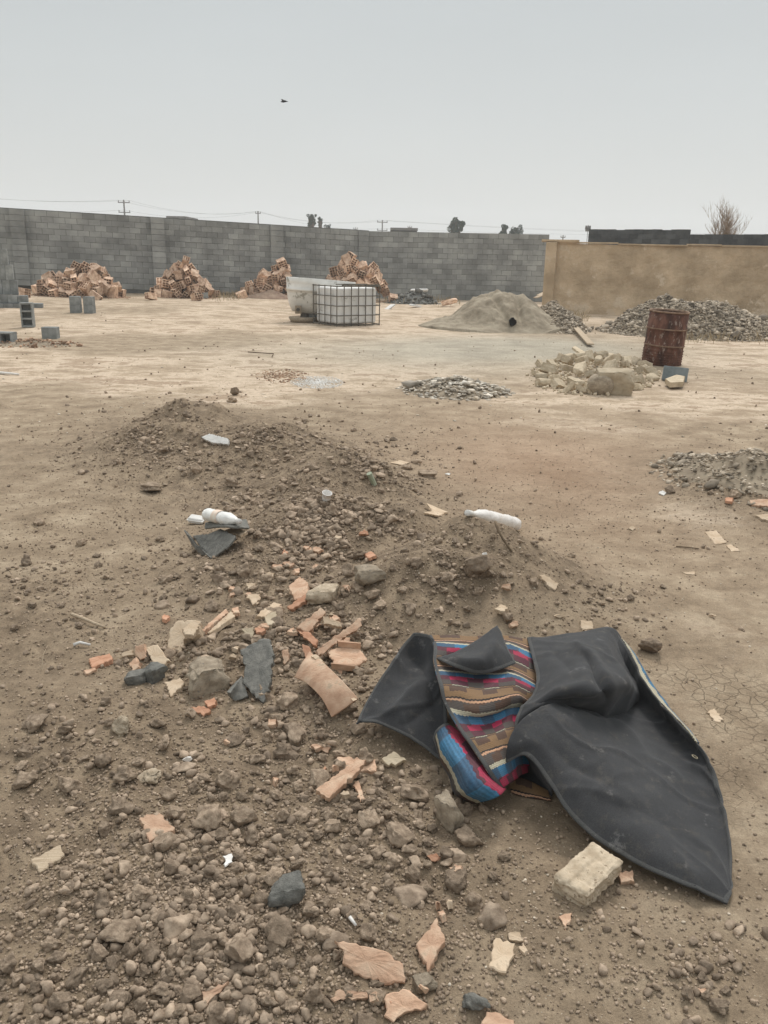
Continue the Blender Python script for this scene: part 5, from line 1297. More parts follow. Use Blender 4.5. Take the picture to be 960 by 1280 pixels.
S('clay_shard', z6((570, 200, .03), (605, 192, .035), (610, 220, .02), (582, 234, .015)), 'yellow', 'yellow-tan lump in the clods over the dark slab', thick=.03)
S('clay_shard', z6((622, 305, .03), (640, 298, .035), (643, 330, .02), (630, 345, .01)), 'clay', 'narrow rosy shard between the dark slab and channel piece', thick=.018)
S('clay_shard', [(395, 988, .04), (448, 946, .065), (458, 949, .06), (455, 957, .055), (412, 996, .035)], 'clay', 'long pointed clay bar crossing a flat tile near the blanket', thick=.02, landm='the long pointed clay bar')
S('clay_shard', [(422, 946, .012), (470, 948, .015), (470, 964, .01), (420, 962, .01)], 'clay', 'flat rosy tile lying under the long clay bar', thick=.018)
S('clay_shard', [(397, 963, .015), (406, 957, .02), (409, 968, .015), (399, 973, .01)], 'clay_orange', 'tiny orange block beside the long clay bar', thick=.015)
S('clay_shard', [(443, 976, .02), (448, 975, .02), (456, 998, .01), (450, 1001, .01)], 'clay', 'thin rosy splinter pointing down from the long clay bar', thick=.008)
S('clay_shard', [(477, 948, .03), (492, 939, .04), (508, 950, .03), (486, 957, .02)], 'yellow', 'yellowish stone flake between clay bar and blanket', thick=.02)
S('clay_shard', [(175, 1022, .02), (199, 1014, .03), (219, 1036, .02), (201, 1042, .02), (186, 1052, .012), (180, 1036, .015)], 'clay', 'squarish pink tile with a cut corner, alone among clods', thick=.02, landm='the squarish pink tile')
S('clay_shard', [(520, 1180, .02), (546, 1147, .035), (556, 1172, .03), (552, 1180, .028), (534, 1216, .01), (527, 1196, .015)], 'clay', 'pointed two-layered pink tile standing between the front shards', thick=.018, landm='the pointed pink tile')
S('clay_shard', [(418, 1175, .05), (440, 1178, .05), (480, 1188, .045), (504, 1205, .03), (506, 1228, .015), (482, 1230, .015), (440, 1212, .02), (428, 1204, .025), (430, 1192, .035)], 'clay', 'largest long pink tile piece with notched ends by the front edge', thick=.022, curve=.1, landm='the largest long pink tile')
S('clay_shard', [(412, 1248, .012), (424, 1236, .02), (458, 1240, .02), (460, 1247, .015), (440, 1250, .012)], 'clay', 'thin pink flake tucked below the largest long tile', thick=.018)
S('clay_shard', [(483, 1242, .03), (508, 1237, .035), (534, 1254, .02), (527, 1262, .015), (505, 1266, .012), (492, 1278, .01), (480, 1270, .012)], 'clay', 'angular pink tile lying below the light grey stone', thick=.025, landm='the angular pink tile')
S('clay_shard', [(620, 1172, .018), (644, 1178, .02), (640, 1198, .015), (633, 1216, .01), (611, 1208, .01)], 'clay_pale', 'pale yellow rectangular tile lying flat with two bits behind', thick=.012, landm='the pale yellow rectangular tile')
S('clay_shard', [(635, 1166, .012), (650, 1165, .015), (655, 1176, .01), (636, 1174, .01)], 'clay_pale', 'upper of two pale bits behind the yellow tile', thick=.010)
S('clay_shard', [(648, 1182, .01), (654, 1179, .012), (660, 1188, .01), (656, 1192, .008)], 'clay_pale', 'lower and smaller of two pale bits behind the yellow tile', thick=.010)
S('clay_shard', [(608, 1264, .02), (642, 1274, .02), (646, 1290, .015), (600, 1290, .012)], 'clay', 'pink tile cut off by the bottom edge beside the dark stone', thick=.02)
S('clay_shard', [(698, 1145, .006), (715, 1140, .01), (714, 1150, .008), (706, 1162, .004)], 'clay', 'thin triangular pink chip in front of the square brick', thick=.006)
S('clay_shard', [(773, 1090, .02), (791, 1087, .025), (793, 1102, .015), (776, 1103, .012)], 'clay', 'small ribbed pink tile behind the square brick corner', thick=.02)
S('clay_shard', [(868, 1235, .008), (884, 1232, .012), (887, 1238, .01), (880, 1245, .006)], 'clay', 'tiny pink chip alone on the bare front soil', thick=.008)
S('clay_shard', [(533, 1070, .012), (545, 1066, .02), (549, 1071, .015), (543, 1077, .01)], 'clay_orange', 'little orange chip sitting on a clod near the rough concrete', thick=.008)
S('clay_shard', [(252, 1240, .015), (262, 1236, .03), (286, 1226, .02), (262, 1252, .01), (256, 1256, .01)], 'clay', 'narrow brown tile splinter lying among front clods', thick=.010)
S('wood_piece', [(38, 1074, .012), (76, 1056, .02), (80, 1068, .018), (50, 1090, .008)], 'wood', 'weathered grain-lined wood chip lying flat on the soil', 'wood piece', thick=.010, landm='the weathered wood chip')
S('tile_chip', [(278, 1070, .012), (290, 1066, .018), (290, 1078, .012), (282, 1083, .008)], 'white', 'small translucent-white plastic scrap among brown clods', 'plastic scrap', thick=.002)
# beyond the mound and to the side
S('pale_slab', [(251, 546, .04), (262, 542, .05), (285, 548, .04), (284, 555, .03), (264, 553, .035)], 'white', 'white lens-shaped slab lying on the farthest earth mound', 'slab', thick=.03, landm='the white slab on the far mound')
S('clay_shard', [(530, 642, .01), (543, 636, .03), (533, 629, .03), (560, 640, .01), (548, 646, .008)], 'clay_pale', 'pale arrow-shaped tile shard on the crest before the clear bottle', thick=.012, landm='the arrow-shaped shard')
S('clay_shard', [(673, 718, .02), (681, 717, .025), (699, 730, .015), (694, 737, .01), (686, 733, .012)], 'clay_pale', 'pale ribbed strip on the slope below the clear bottle', thick=.012, landm='the pale ribbed strip')
S('clay_shard', [(725, 775, .015), (740, 776, .02), (742, 786, .012), (728, 788, .01)], 'clay_pale', 'pale peach shard just behind the blanket top', thick=.018)
S('clay_shard', [(881, 665, .006), (895, 662, .012), (908, 678, .008), (894, 680, .006)], 'clay_pale', 'pale tan tile lying flat on bare ground, bigger of three', thick=.012, landm='the pale tan tile on bare ground')
S('clay_shard', [(908, 681, .006), (914, 680, .01), (925, 688, .006), (914, 689, .005)], 'clay_pale', 'slim pale tile next to the bigger flat tan one', thick=.01)
S('clay_shard', [(852, 715, .005), (870, 714, .008), (868, 718, .005), (857, 717, .005)], 'clay_pale', 'thin pale sliver on bare ground before the flat tan tiles', thick=.008)
S('clay_shard', [(937, 625, .02), (962, 623, .03), (962, 633, .02), (940, 631, .015)], 'clay', 'pink tile at the near foot of the grey rubble mound', thick=.02)
S('clay_shard', [(944, 643, .015), (962, 642, .02), (962, 650, .015), (952, 649, .01)], 'clay_pale', 'pale tile at the picture edge below the rubble mound', thick=.02)
S('clay_shard', [(883, 890, .006), (893, 885, .01), (905, 900, .006), (897, 902, .005)], 'clay_pale', 'pale leaf-shaped shard on the cracked clay beyond the blanket', thick=.008, landm='the leaf-shaped shard on cracked clay')
for i, (x, y, w_, h_, lb) in enumerate(((828, 616, 10, 7, 'pale triangular chip before the grey rubble mound'), (790, 660, 9, 6, 'small chip with a twig on bare trampled ground'), (852, 568, 9, 4, 'white flake at the tip of the grey rubble mound'),
        (500, 578, 24, 6, 'pale sheet scrap lying across the saddle of the mounds'), (606, 693, 7, 5, 'pale pebble near the crest of the middle mound'), (700, 770, 14, 5, 'pale splinter on the slope above the blanket'), (235, 948, 12, 5, 'curled pale flake half way to the pink tile'),
        (890, 768, 10, 3, 'pale straw sliver on bare ground beyond the blanket'), (560, 592, 8, 3, 'pale flake on the flat ground beyond the saddle'), (866, 1000, 0, 0, ''))):
    if not w_: continue
    S('stone_chip', [(x-w_/2, y, .01), (x, y-h_/2, .02), (x+w_/2, y, .01), (x+w_*.1, y+h_/2, .006)], 'clay_pale' if i % 2 else 'white', lb, 'chip', thick=.008)

stone('brick', 686, 1053, 781, 1135, 'pale_stone', 'thick pale sandy brick with rounded corners, before the blanket tip', 'brick', kind='box', k=3, rot=.5, flatness=.5, cut=1.0, noise=.09)
b = bpy.data.objects['brick']; bp_ = hit1(735, 1098); s = mpp(bp_)
def pale_brick():
    g = bpy.data.objects['brick']; bpy.data.objects.remove(g)
    top = [(690, 1096), (746, 1053), (781, 1081), (776, 1092), (762, 1096), (730, 1130)]
    P = np.array([hit1(x, y, .052) for x, y in [(694, 1090), (740, 1055), (781, 1079), (728, 1125)]])
    # box fitted to the four seen corners of its top face
    c = P.mean(0); ax = (P[1]-P[0]+P[2]-P[3])/2; ay = (P[3]-P[0]+P[2]-P[1])/2; lx = np.linalg.norm(ax)*.92; ly = np.linalg.norm(ay)*.94; th = math.atan2(ax[1], ax[0])
    print('BRICK', lx, ly)
    g = np.random.default_rng(2); bm = bmesh.new(); bmesh.ops.create_cube(bm, size=1.0); bmesh.ops.subdivide_edges(bm, edges=bm.edges[:], cuts=26, use_grid_fill=True)
    v = np.array([q.co[:] for q in bm.verts]); 
    d = np.array([lx, ly, .062]); q = v*d; rad = .011; cl = np.clip(q, -d/2+rad, d/2-rad); o_ = q-cl; ln = np.linalg.norm(o_, axis=1)[:, None]+1e-9; q = cl+o_/ln*np.minimum(ln, rad)
    n_ = o_/ln
    r = n3(q, 24, 4)*.007+n3(q, 75, 7)*.0065+n3(q, 190, 9)*.0038
    # broken corner
    e_ = (q/d)@np.array([.9, .25, -.15])-.50; q = q-np.maximum(e_, 0)[:, None]*np.array([.9, .2, 0])*d*1.1
    q = q+n_*r[:, None]
    for i, vt in enumerate(bm.verts): vt.co = q[i]
    me = bpy.data.meshes.new('brick'); bm.to_mesh(me); bm.free(); me.polygons.foreach_set('use_smooth', [True]*len(me.polygons)); me.materials.append(M['pale_stone'])
    o = obj('brick', me, (c[0], c[1], H(c[0], c[1])+.030), (R(2), R(-2), th)); tag(o, 'thick pale sandy brick with rounded corners, before the blanket tip', 'brick'); land('the pale sandy brick', c)
pale_brick()
def st(name, box, mat, label, cat='stone', landm=None, **kw):
    o = stone(name, *box, mat, label, cat, **kw)
    if landm: land(landm, o.location)
    return o
st('concrete_lump', (231, 822, 288, 876), 'concrete', 'biggest brown-grey concrete lump, beside the dark upright slab', 'lump', 'the biggest brown-grey lump', kind='box', k=1, rot=.6, flatness=.7, cut=.72, noise=.4, sink=.25)
st('dark_lump', (176, 828, 210, 858), 'green_grey', 'dark grey faceted lump lying over a flatter one', 'lump', 'the dark grey faceted lump', kind='box', k=2, rot=2.4, flatness=.7, cut=.8, noise=.2)
st('dark_lump', (154, 838, 186, 860), 'asphalt', 'flatter dark lump under the faceted grey one', 'lump', kind='box', k=4, rot=.3, flatness=.5, cut=.8, noise=.2)
st('dark_lump', (334, 1092, 382, 1144), 'green_grey', 'cracked dark green-grey lump alone among front clods', 'lump', 'the cracked dark green-grey lump', kind='box', k=0, rot=.2, flatness=.75, cut=.85, noise=.25)
st('stone', (131, 894, 173, 924), 'pale_stone', 'pale rounded sandy stone alone in the soil crumbs', 'stone', 'the pale rounded stone', k=2, rot=-.4, flatness=.5, depth=.6)
st('stone', (172, 950, 208, 984), 'pale_stone', 'flat pale stone sunk in crumbs in front of the rounded one', 'stone', k=5, rot=.4, flatness=.5, sink=.5)
st('stone', (566, 1231, 612, 1275), 'asphalt', 'dark speckled oval stone between pink tiles', 'stone', 'the dark speckled stone', k=3, rot=-.7, flatness=.6, depth=.65)
st('stone', (515, 1216, 546, 1244), 'concrete', 'light grey angular stone above the angular pink tile', 'stone', 'the light grey angular stone', kind='box', k=5, rot=.4, cut=.8, noise=.2)
st('concrete_lump', (540, 1000, 580, 1046), 'concrete', 'rough pebbly concrete piece leaning on clods below the blanket', 'lump', 'the rough pebbly concrete piece', kind='box', k=2, rot=-.9, flatness=1.1, depth=.6, cut=.9, noise=.25)
st('stone', (442, 712, 482, 736), 'concrete', 'greyish-white chipped stone on the slope above the tile heap', 'stone', 'the greyish-white chipped stone', kind='box', k=3, rot=.2, cut=.85, noise=.2)
st('stone', (384, 735, 424, 760), 'pale_stone', 'brownish pale stone beside the clay tile corner', 'stone', 'the brownish pale stone', kind='box', k=0, rot=-.2, cut=.85, noise=.2)
st('earth_clod', (573, 690, 612, 734), 'clod', 'big split earth clod on the face of the middle mound', 'clod', 'the big split clod', k=1, rot=.2, flatness=.9)
st('stone', (288, 486, 302, 498), 'clod', 'single brown stone standing out on the pale flat clay', 'stone', k=6, flatness=1.0)
st('earth_clod', (798, 797, 832, 824), 'clod', 'dark clod lying alone just beyond the blanket fold', 'clod', 'the lone dark clod beyond the blanket', k=8, flatness=.7)
st('stone', (175, 605, 208, 618), 'clod', 'flat clod slab at the near foot of the far mound', 'clod', k=9, flatness=.4)
st('stone', (520, 588, 552, 601), 'clod', 'flat brown slab on the saddle between the mounds', 'clod', k=4, flatness=.4)
# dark bitumen sheets
def slab(name, net, mat, label, thick, seed, amp=.004, cat='slab', landm=None):
    A = np.array(net, float); P = hit(A[..., 0].ravel(), A[..., 1].ravel(), A[..., 2].ravel()).reshape(*A.shape[:2], 3)
    S_ = surf(P, 34, 34); S_ = wrinkle(S_, amp, seed); c = S_.reshape(-1, 3).mean(0)
    me = gridmesh(name, S_-c, M[mat]); o = obj(name, me, c); so_ = o.modifiers.new('thick', 'SOLIDIFY'); so_.thickness = thick; so_.offset = -1 if np.cross(S_[1, 0]-S_[0, 0], S_[0, 1]-S_[0, 0])[2] > 0 else 1
    bevel(o, .002, 1)
    if landm: land(landm, c)
    return tag(o, label, cat)
S('bitumen_slab', [(300, 812, .11), (315, 804, .13), (329, 797, .14), (339, 801, .13), (341, 815, .12), (339, 850, .06), (329, 878, .012), (318, 868, .03), (304, 855, .05), (306, 834, .08)], 'asphalt', 'dark grey rough slab propped upright beside the biggest lump', 'slab', thick=.022, landm='the dark upright slab', ragged=.003)
def z6n(net): return [[(80+a/2.286, 680+b/2.286, h) for a, b, h in r] for r in net]
slab('clay_shard', z6n([[(703, 316, .10), (750, 352, .10), (798, 398, .09), (842, 445, .07)], [(691, 340, .085), (734, 372, .087), (779, 417, .075), (818, 462, .052)], [(679, 364, .068), (718, 390, .072), (760, 434, .06), (793, 479, .033)], [(667, 386, .05), (703, 402, .058), (742, 446, .045), (769, 495, .014)]]),
     'clay', 'largest bowed clay channel piece, lying against the blanket side of the rubble', .016, 14, cat='tile fragment', amp=.002, landm='the largest bowed clay channel piece')
def chips():
    g = np.random.default_rng(44); n = 0; out_ = []
    for cx, cy, rx, ry, k in ((360, 770, 80, 45, 16), (250, 800, 60, 40, 8), (430, 960, 40, 40, 5), (330, 930, 90, 50, 4), (560, 1120, 80, 60, 4), (470, 1240, 60, 30, 4), (400, 690, 80, 40, 12), (330, 740, 70, 30, 9), (930, 600, 30, 30, 4), (640, 760, 50, 30, 3)):
        for _ in range(k):
            x, y = cx+g.normal()*rx*.5, cy+g.normal()*ry*.5; s_ = g.uniform(4, 9); a0 = g.uniform(0, 3.14); m = int(g.integers(3, 6)); h0 = g.uniform(.012, .03)
            pts = [(x+s_*math.cos(a0+6.283*i/m)*g.uniform(.6, 1.2), y+s_*.6*math.sin(a0+6.283*i/m)*g.uniform(.6, 1.2), h0+g.uniform(-.008, .012)) for i in range(m)][::-1]
            o = shard('clay_chip', pts, ('clay', 'clay_pale', 'clay_orange', 'clay')[int(g.integers(0, 4))], 'x', 'clay chip', thick=.018)
            out_.append((o, np.array(o.location), s_*mpp(o.location)))
    return out_
CHIPS = chips()
slab('bitumen_slab', [[(287, 866, .05), (294, 856, .06), (302, 845, .06)], [(289, 872, .02), (297, 866, .03), (306, 858, .04)], [(294, 876, .008), (302, 874, .01), (310, 870, .015)]], 'asphalt', 'small dark foot piece under the upright slab', .015, 6)
S('bitumen_slab', [(229, 663, .095), (240, 668, .08), (252, 680, .05), (264, 697, .01), (254, 693, .01), (240, 684, .03)], 'asphalt', 'dark upturned flap at the pointed end of the roofing sheets', 'slab', thick=.01, ragged=.002)
S('bitumen_slab', [(238, 667, .07), (262, 668, .07), (277, 662, .10), (292, 668, .10), (286, 682, .05), (276, 692, .02), (263, 697, .01), (250, 682, .04)], 'asphalt', 'dark bent roofing sheet, lower of two under the white bottle', 'slab', thick=.012, landm='the dark bent roofing sheets', ragged=.002)
slab('bitumen_slab', [[(258, 656, .09), (275, 652, .11), (295, 652, .10), (308, 652, .08)], [(258, 662, .08), (275, 660, .12), (295, 661, .12), (311, 662, .08)]], 'asphalt', 'dark roofing sheet carrying the white bottle', .010, 9)
S('clay_shard', [(279, 663, .08), (291, 659, .09), (309, 664, .08), (300, 669, .07)], 'clay_pale', 'pale cream tile wedged in the dark roofing sheets', thick=.018)
# bottles
def plastic(name, c, rough=.25, alpha=.75):
    m = material(name, c, tuple(min(1, x*1.1) for x in c), scale=30, rough=rough, bump=.6, bscale=25, dist=.01)
    b = m.node_tree.nodes['Principled BSDF']; b.inputs['Transmission Weight'].default_value = .15; b.inputs['IOR'].default_value = 1.2; return m
M['bottle'] = plastic('cloudy_plastic', (.85, .84, .80)); M['bottle2'] = plastic('clear_plastic', (.85, .82, .78)); M['label'] = material('faded_label', (.70, .52, .42), (.74, .70, .60), scale=14, bump=.1)
def bottle(x0, y0, x1, y1, off, wpx, mat, label, crush, seed, lab=False):
    a = hit1(x0, y0, off); b = hit1(x1, y1, off); d = Vector(b-a); ln = d.length; r = wpx*mpp(a)/2
    root = empty('plastic_bottle', a); tag(root, label, 'bottle'); root.rotation_euler = d.to_track_quat('Z', 'Y').to_euler()
    prof = [(0, 0), (r*.85, 0), (r, ln*.04), (r*.96, ln*.12), (r, ln*.17), (r*.95, ln*.23), (r, ln*.29), (r*.97, ln*.5), (r*1.0, ln*.56), (r*.94, ln*.6), (r, ln*.66), (r*.85, ln*.75), (r*.5, ln*.86), (r*.3, ln*.91), (r*.3, ln*.965)]
    mb = MB(); P_ = []
    for (r0, z0), (r1, z1) in zip(prof[:-1], prof[1:]):
        P_ += [(r0+(r1-r0)*k/3, z0+(z1-z0)*k/3) for k in range(3)]
    P_.append(prof[-1]); mb.lathe(P_, 28); v = np.array(mb.v); n_ = 1+crush*n3(v/r, 1.6, seed)+crush*.5*n3(v/r, 4, seed+1); v[:, 0] *= n_; v[:, 1] *= n_*.9; mb.v = [tuple(q) for q in v]
    mb.build('bottle_body', M[mat], root, True)
    mb = MB(); mb.lathe([(0, ln), (r*.34, ln), (r*.36, ln*.985), (r*.36, ln*.93), (r*.30, ln*.93)], 18); mb.build('cap', M['white'], root, True)
    if lab:
        mb = MB(); mb.lathe([(r*1.03, ln*.3), (r*1.03, ln*.48)], 28); v = np.array(mb.v); n_ = 1+crush*n3(v/r, 1.6, seed); v[:, 0] *= n_; v[:, 1] *= n_*.92; mb.v = [tuple(q) for q in v]; mb.build('paper_label', M['label'], root, True)
    return root
q = bottle(259, 643, 300, 652, .15, 18, 'bottle', 'cloudy white plastic bottle lying on the dark roofing sheets', .14, 3, True); land('the cloudy white bottle', q.location)
q = bottle(644, 655, 584, 641, .035, 18, 'bottle2', 'crumpled clear plastic bottle lying on the ridge crest', .22, 5); land('the crumpled clear bottle', q.location)
# white tub-like food box
p = hit1(246, 655); mb = MB(); 
for z_, sc_ in ((0, 1.0), ): mb.box((0, 0, 0), (.085, .06, .035))
o = mb.build('food_box', M['white'], loc=(p[0], p[1], H(p[0], p[1])+.03), rot=(R(12), R(4), R(-12))); o.scale = (1.15, 1, 1.1); bevel(o, .012, 4); tag(o, 'small white lidded foam box next to the cloudy bottle', 'box')
mb = MB(); mb.box((0, 0, .004), (.092, .067, .006)); l_ = mb.build('lid_rim', M['white'], o); bevel(l_, .003, 2)
p = hit1(407, 626); mb = MB(); r = 6*mpp(p); mb.lathe([(0, 0), (r*.75, 0), (r*.9, r*.8), (r, r*1.9), (r*1.06, r*1.9), (r*1.06, r*2.05), (r*.95, r*2.05), (r*.85, r*.8), (0, r*.1)], 20); o = mb.build('plastic_cup', M['bottle2'], smooth=True, loc=(p[0], p[1], H(p[0], p[1])), rot=(.3, .2, 0)); tag(o, 'small cloudy plastic cup stuck in the ridge soil', 'cup')
p = hit1(468, 606); mb = MB(); mb.tube([(0, 0, 0), (.01, 0, .10)], [.018, .02], 8); M['green'] = material('green_glass', (.26, .29, .20), (.42, .45, .34), rough=.3, bump=0); o = mb.build('bottle_neck', M['green'], loc=(p[0], p[1], H(p[0], p[1])), rot=(.3, -.5, 0)); tag(o, 'greenish bottle piece poking from the saddle soil', 'bottle piece')
def stick(P_, rad, mat, label, name='stick', cat='stick', h=None):
    pts = [hit1(*q) for q in P_]; o_ = pts[0]; mb = MB(); n_ = len(pts); mb.tube([p-o_ for p in pts], [rad*(1-.5*i/n_) for i in range(n_)], 7)
    tag(mb.build(name, M[mat], loc=o_, smooth=True), label, cat)
stick([(90, 768, .02), (104, 773, .022), (118, 779, .018), (131, 784, .012)], .009, 'wood', 'short bleached stick lying at the edge of the loose soil')
stick([(619, 652, .07), (623, 664, .05), (630, 676, .02), (640, 690, .008)], .007, 'twig', 'dark twig bending down beside the clear bottle', 'twig', 'twig')
stick([(437, 1146, .012), (445, 1157, .012)], .0048, 'white', 'white cigarette butt lying above the long pink tile', 'cigarette_butt', 'cigarette butt')
stick([(52, 838, .01), (54, 818, .03), (60, 806, .02)], .0012, 'wood', 'thin pale straw arching over the soil', 'straw', 'straw')
stick([(0, 838, .012), (14, 830, .02), (30, 826, .012), (48, 824, .008)], .0014, 'wood', 'pale dry straw lying by the edge of view', 'straw', 'straw')
stick([(400, 1046, .008), (410, 1036, .014), (414, 1030, .008)], .0016, 'twig', 'thin brown twig on bare soil below the clay bar', 'twig', 'twig')
stick([(845, 683, .006), (860, 684, .008), (874, 686, .006)], .004, 'twig', 'dark thin stick on the bare ground near the tan tile', 'twig', 'twig')
stick([(310, 440, .02), (342, 442, .03), (340, 446, .02)], .01, 'twig', 'flat dark stick on the pale clay near the tank', 'twig', 'twig')
stick([(92, 806, .012), (100, 803, .02), (113, 806, .012)], .008, 'white', 'white rolled paper scrap near the orange brick piece', 'paper_scrap', 'paper')
stick([(640, 795, .0), (642, 780, .02)], .002, 'twig', 'tiny upright twig behind the blanket', 'twig', 'twig') if False else None
stick([(0, 466, .015), (14, 467, .03), (24, 468, .015)], .02, 'white', 'white flat stick on the pale clay by the edge', 'stick', 'stick')

# ------------------------------------------------------------------ clods one can tell apart
def clods():
    g = np.random.default_rng(21)
    zones = [  # cx, cy, rx, ry, count, min half width px, max
        (330, 640, 90, 60, 26, 5, 11), (420, 600, 120, 50, 30, 4, 9), (350, 720, 110, 50, 34, 7, 15), (240, 560, 100, 45, 20, 3, 8), (600, 715, 110, 60, 22, 5, 12),
        (450, 760, 60, 50, 14, 7, 14), (400, 890, 70, 60, 20, 9, 18), (490, 1010, 75, 50, 46, 8, 22), (300, 1010, 110, 60, 24, 9, 21), (330, 1150, 140, 90, 40, 9, 24),
        (120, 960, 110, 80, 22, 8, 18), (90, 740, 80, 70, 12, 5, 12), (220, 1220, 180, 60, 30, 10, 24), (60, 1230, 60, 40, 8, 9, 16), (560, 1090, 60, 40, 6, 10, 20), (900, 1240, 60, 40, 5, 8, 16), (900, 600, 60, 40, 12, 4, 9), (740, 760, 60, 50, 8, 4, 9)]
    hand = [(262, 1022, 24, 1), (285, 976, 20, 2), (175, 1118, 16, 3), (370, 915, 20, 0), (344, 770, 18, 4), (150, 1250, 16, 5), (300, 1188, 26, 6), (215, 1085, 18, 7), (570, 1098, 20, 8), (585, 1050, 20, 9), (520, 990, 24, 10), (497, 1040, 22, 11), (460, 1025, 18, 12), (240, 1238, 18, 13), (395, 1245, 18, 1), (900, 1258, 16, 4), (300, 1022, 22, 3)]
    got = []; P_ = []
    for x, y, s_, k in hand: got.append((x, y, s_))
    for cx, cy, rx, ry, n, a, b in zones:
        c = 0; t = 0
        while c < n and t < 4000:
            t += 1; x, y = cx+g.normal()*rx*.55, cy+g.normal()*ry*.55; s_ = a+(b-a)*g.random()**2.2
            if x < -10 or x > 970 or y > 1295: continue
            zx, zy = (x-430)*1.92, (y-760)*1.92
            if 40 < zx < 930 and 40 < zy < 700 and (zx*.55+330 > zy-40 if zx > 380 else zy < 300+zx*.45) : 
                if not (zx > 700 and zy < zx*.9-430): continue
            if all(math.hypot(x-u, (y-v)*1.5) > (s_+w_)*.95 for u, v, w_ in got): got.append((x, y, s_)); c += 1
    P = hit([q[0] for q in got], [q[1]+q[2]*.25 for q in got])
    recs = []
    for (x, y, s_), p in zip(got, P):
        m_ = mpp(p); w_ = s_*m_*.97; k = int(g.integers(0, 14)); h_ = w_*g.uniform(.6, .85)
        o = obj('earth_clod', rockdata('clod', k, 'clod'), (p[0], p[1], H(p[0], p[1])+h_*.45), (g.uniform(-.5, .5), g.uniform(-.5, .5), g.uniform(0, 6.28))); o.scale = (w_, w_*g.uniform(.75, 1), h_)
        recs.append((o, p, w_))
    return recs
RECS = clods()
def label_clods(RECS, what, cat, grp, sizes):
    ords = 'first second third fourth fifth sixth seventh eighth ninth tenth eleventh twelfth thirteenth fourteenth fifteenth sixteenth seventeenth eighteenth nineteenth twentieth twenty-first twenty-second twenty-third twenty-fourth twenty-fifth twenty-sixth twenty-seventh twenty-eighth twenty-ninth thirtieth'.split()
    bins = {}
    A = np.array([l[1] for l in LAND])
    for o, p, w_ in RECS:
        d = np.hypot(A[:, 0]-p[0], A[:, 1]-p[1]); i = int(np.argmin(d)); q = A[i]
        side = 'in front of' if p[1] < q[1]-.0 else 'behind'
        size = next(n_ for t_, n_ in sizes if w_ < t_)
        bins.setdefault((i, side, size), []).append((d[i], o))
    for (i, side, size), L_ in bins.items():
        L_.sort(key=lambda t: t[0])
        for k, (d, o) in enumerate(L_):
            n_ = '' if len(L_) == 1 else (ords[min(k, 29)]+' '); cnt = ', counting outwards,' if n_ and len(LAND[i][0].split()) < 7 else ''
            tag(o, f'{n_}{size} {what}{cnt} {side} {LAND[i][0]}', cat, grp)
label_clods(RECS, 'brown clod', 'clod', 'earth clods lying on the loose soil', ((.022, 'pebble-sized'), (.035, 'egg-sized'), (.06, 'fist-sized'), (9, 'large')))
label_clods(CHIPS, 'clay chip', 'clay chip', 'small clay chips among the clods', ((.02, 'small'), (9, 'wide')))

# ------------------------------------------------------------------ uncountable gravel and crumbs
M['pale_crumb'] = material('pale_crumb', (.30, .235, .165), (.54, .44, .33), scale=30, irand=.4, bump=.3)
def zone_pts(zones, seed, smin, smax, pw=2.5, worldmin=0):
    g = np.random.default_rng(seed); PX = []; PY = []
    for cx, cy, rx, ry, n in zones:
        PX.append(cx+g.normal(size=n)*rx*.6); PY.append(cy+g.normal(size=n)*ry*.6)
    px = np.concatenate(PX); py = np.concatenate(PY); ok = (py > 440) & (py < 1500); px, py = px[ok], py[ok]
    P = hit(px, py); P[:, 2] = H(P[:, 0], P[:, 1])
    if worldmin: P = P[g.random(len(P)) < np.clip(.55+.9*fbm(P[:, 0]*2.6, P[:, 1]*2.6, 61, 3), .12, 1)]
    s = smin+(smax-smin)*g.random(len(P))**pw; return P, s
ZR = [(230, 545, 120, 40, 1500), (330, 580, 110, 45, 1600), (430, 590, 110, 45, 1300), (380, 650, 90, 50, 1400), (320, 700, 80, 50, 1000), (470, 680, 90, 50, 600), (380, 770, 110, 50, 800), (230, 800, 110, 50, 500)]
P, s = zone_pts([(a, b, c, d, int(e_*.13)) for a, b, c, d, e_ in ZR]+[(300, 1080, 260, 150, 60)], 29, .018, .05, 1.6, 1); scatter('soil_lumps', P, s, 'crumb', 'half-sunk soil lumps mixed into the ridge of mounds', sub=3, seed=29, flat_=.75, asp=(.5, 1.1), sink=.45, variants=12)
P, s = zone_pts(ZR, 30, .004, .030, 3.4, 1); scatter('soil_crumbs', P, s, 'crumb', 'crumbled soil lumps thickly covering the ridge of mounds', sub=2, seed=30, flat_=.8, asp=(.4, 1.05), sink=.25)
ZL = [(230, 560, 130, 50, 1300), (400, 600, 130, 60, 1500), (330, 690, 100, 60, 1300), (560, 700, 150, 70, 900), (420, 800, 90, 70, 700), (220, 830, 110, 60, 600), (380, 920, 100, 70, 800),
      (120, 950, 150, 80, 1100), (480, 1020, 90, 50, 500), (280, 1040, 150, 80, 1300), (330, 1160, 170, 80, 1400), (120, 1150, 130, 90, 1000), (250, 1260, 260, 60, 1400), (60, 740, 110, 80, 700), (640, 1180, 140, 90, 220), (870, 1210, 80, 70, 200), (740, 760, 70, 50, 250), (920, 600, 70, 60, 400)]
ZL = [(a, b, c, d, int(e_*(.72 if b > 830 else 1))) for a, b, c, d, e_ in ZL]
P, s = zone_pts(ZL, 31, .005, .025, 3.4, 1); scatter('soil_crumbs', P, s, 'crumb', 'countless brown soil crumbs over the mounds and the loose front soil', sub=2, seed=31, flat_=.8, asp=(.6, 1.0))
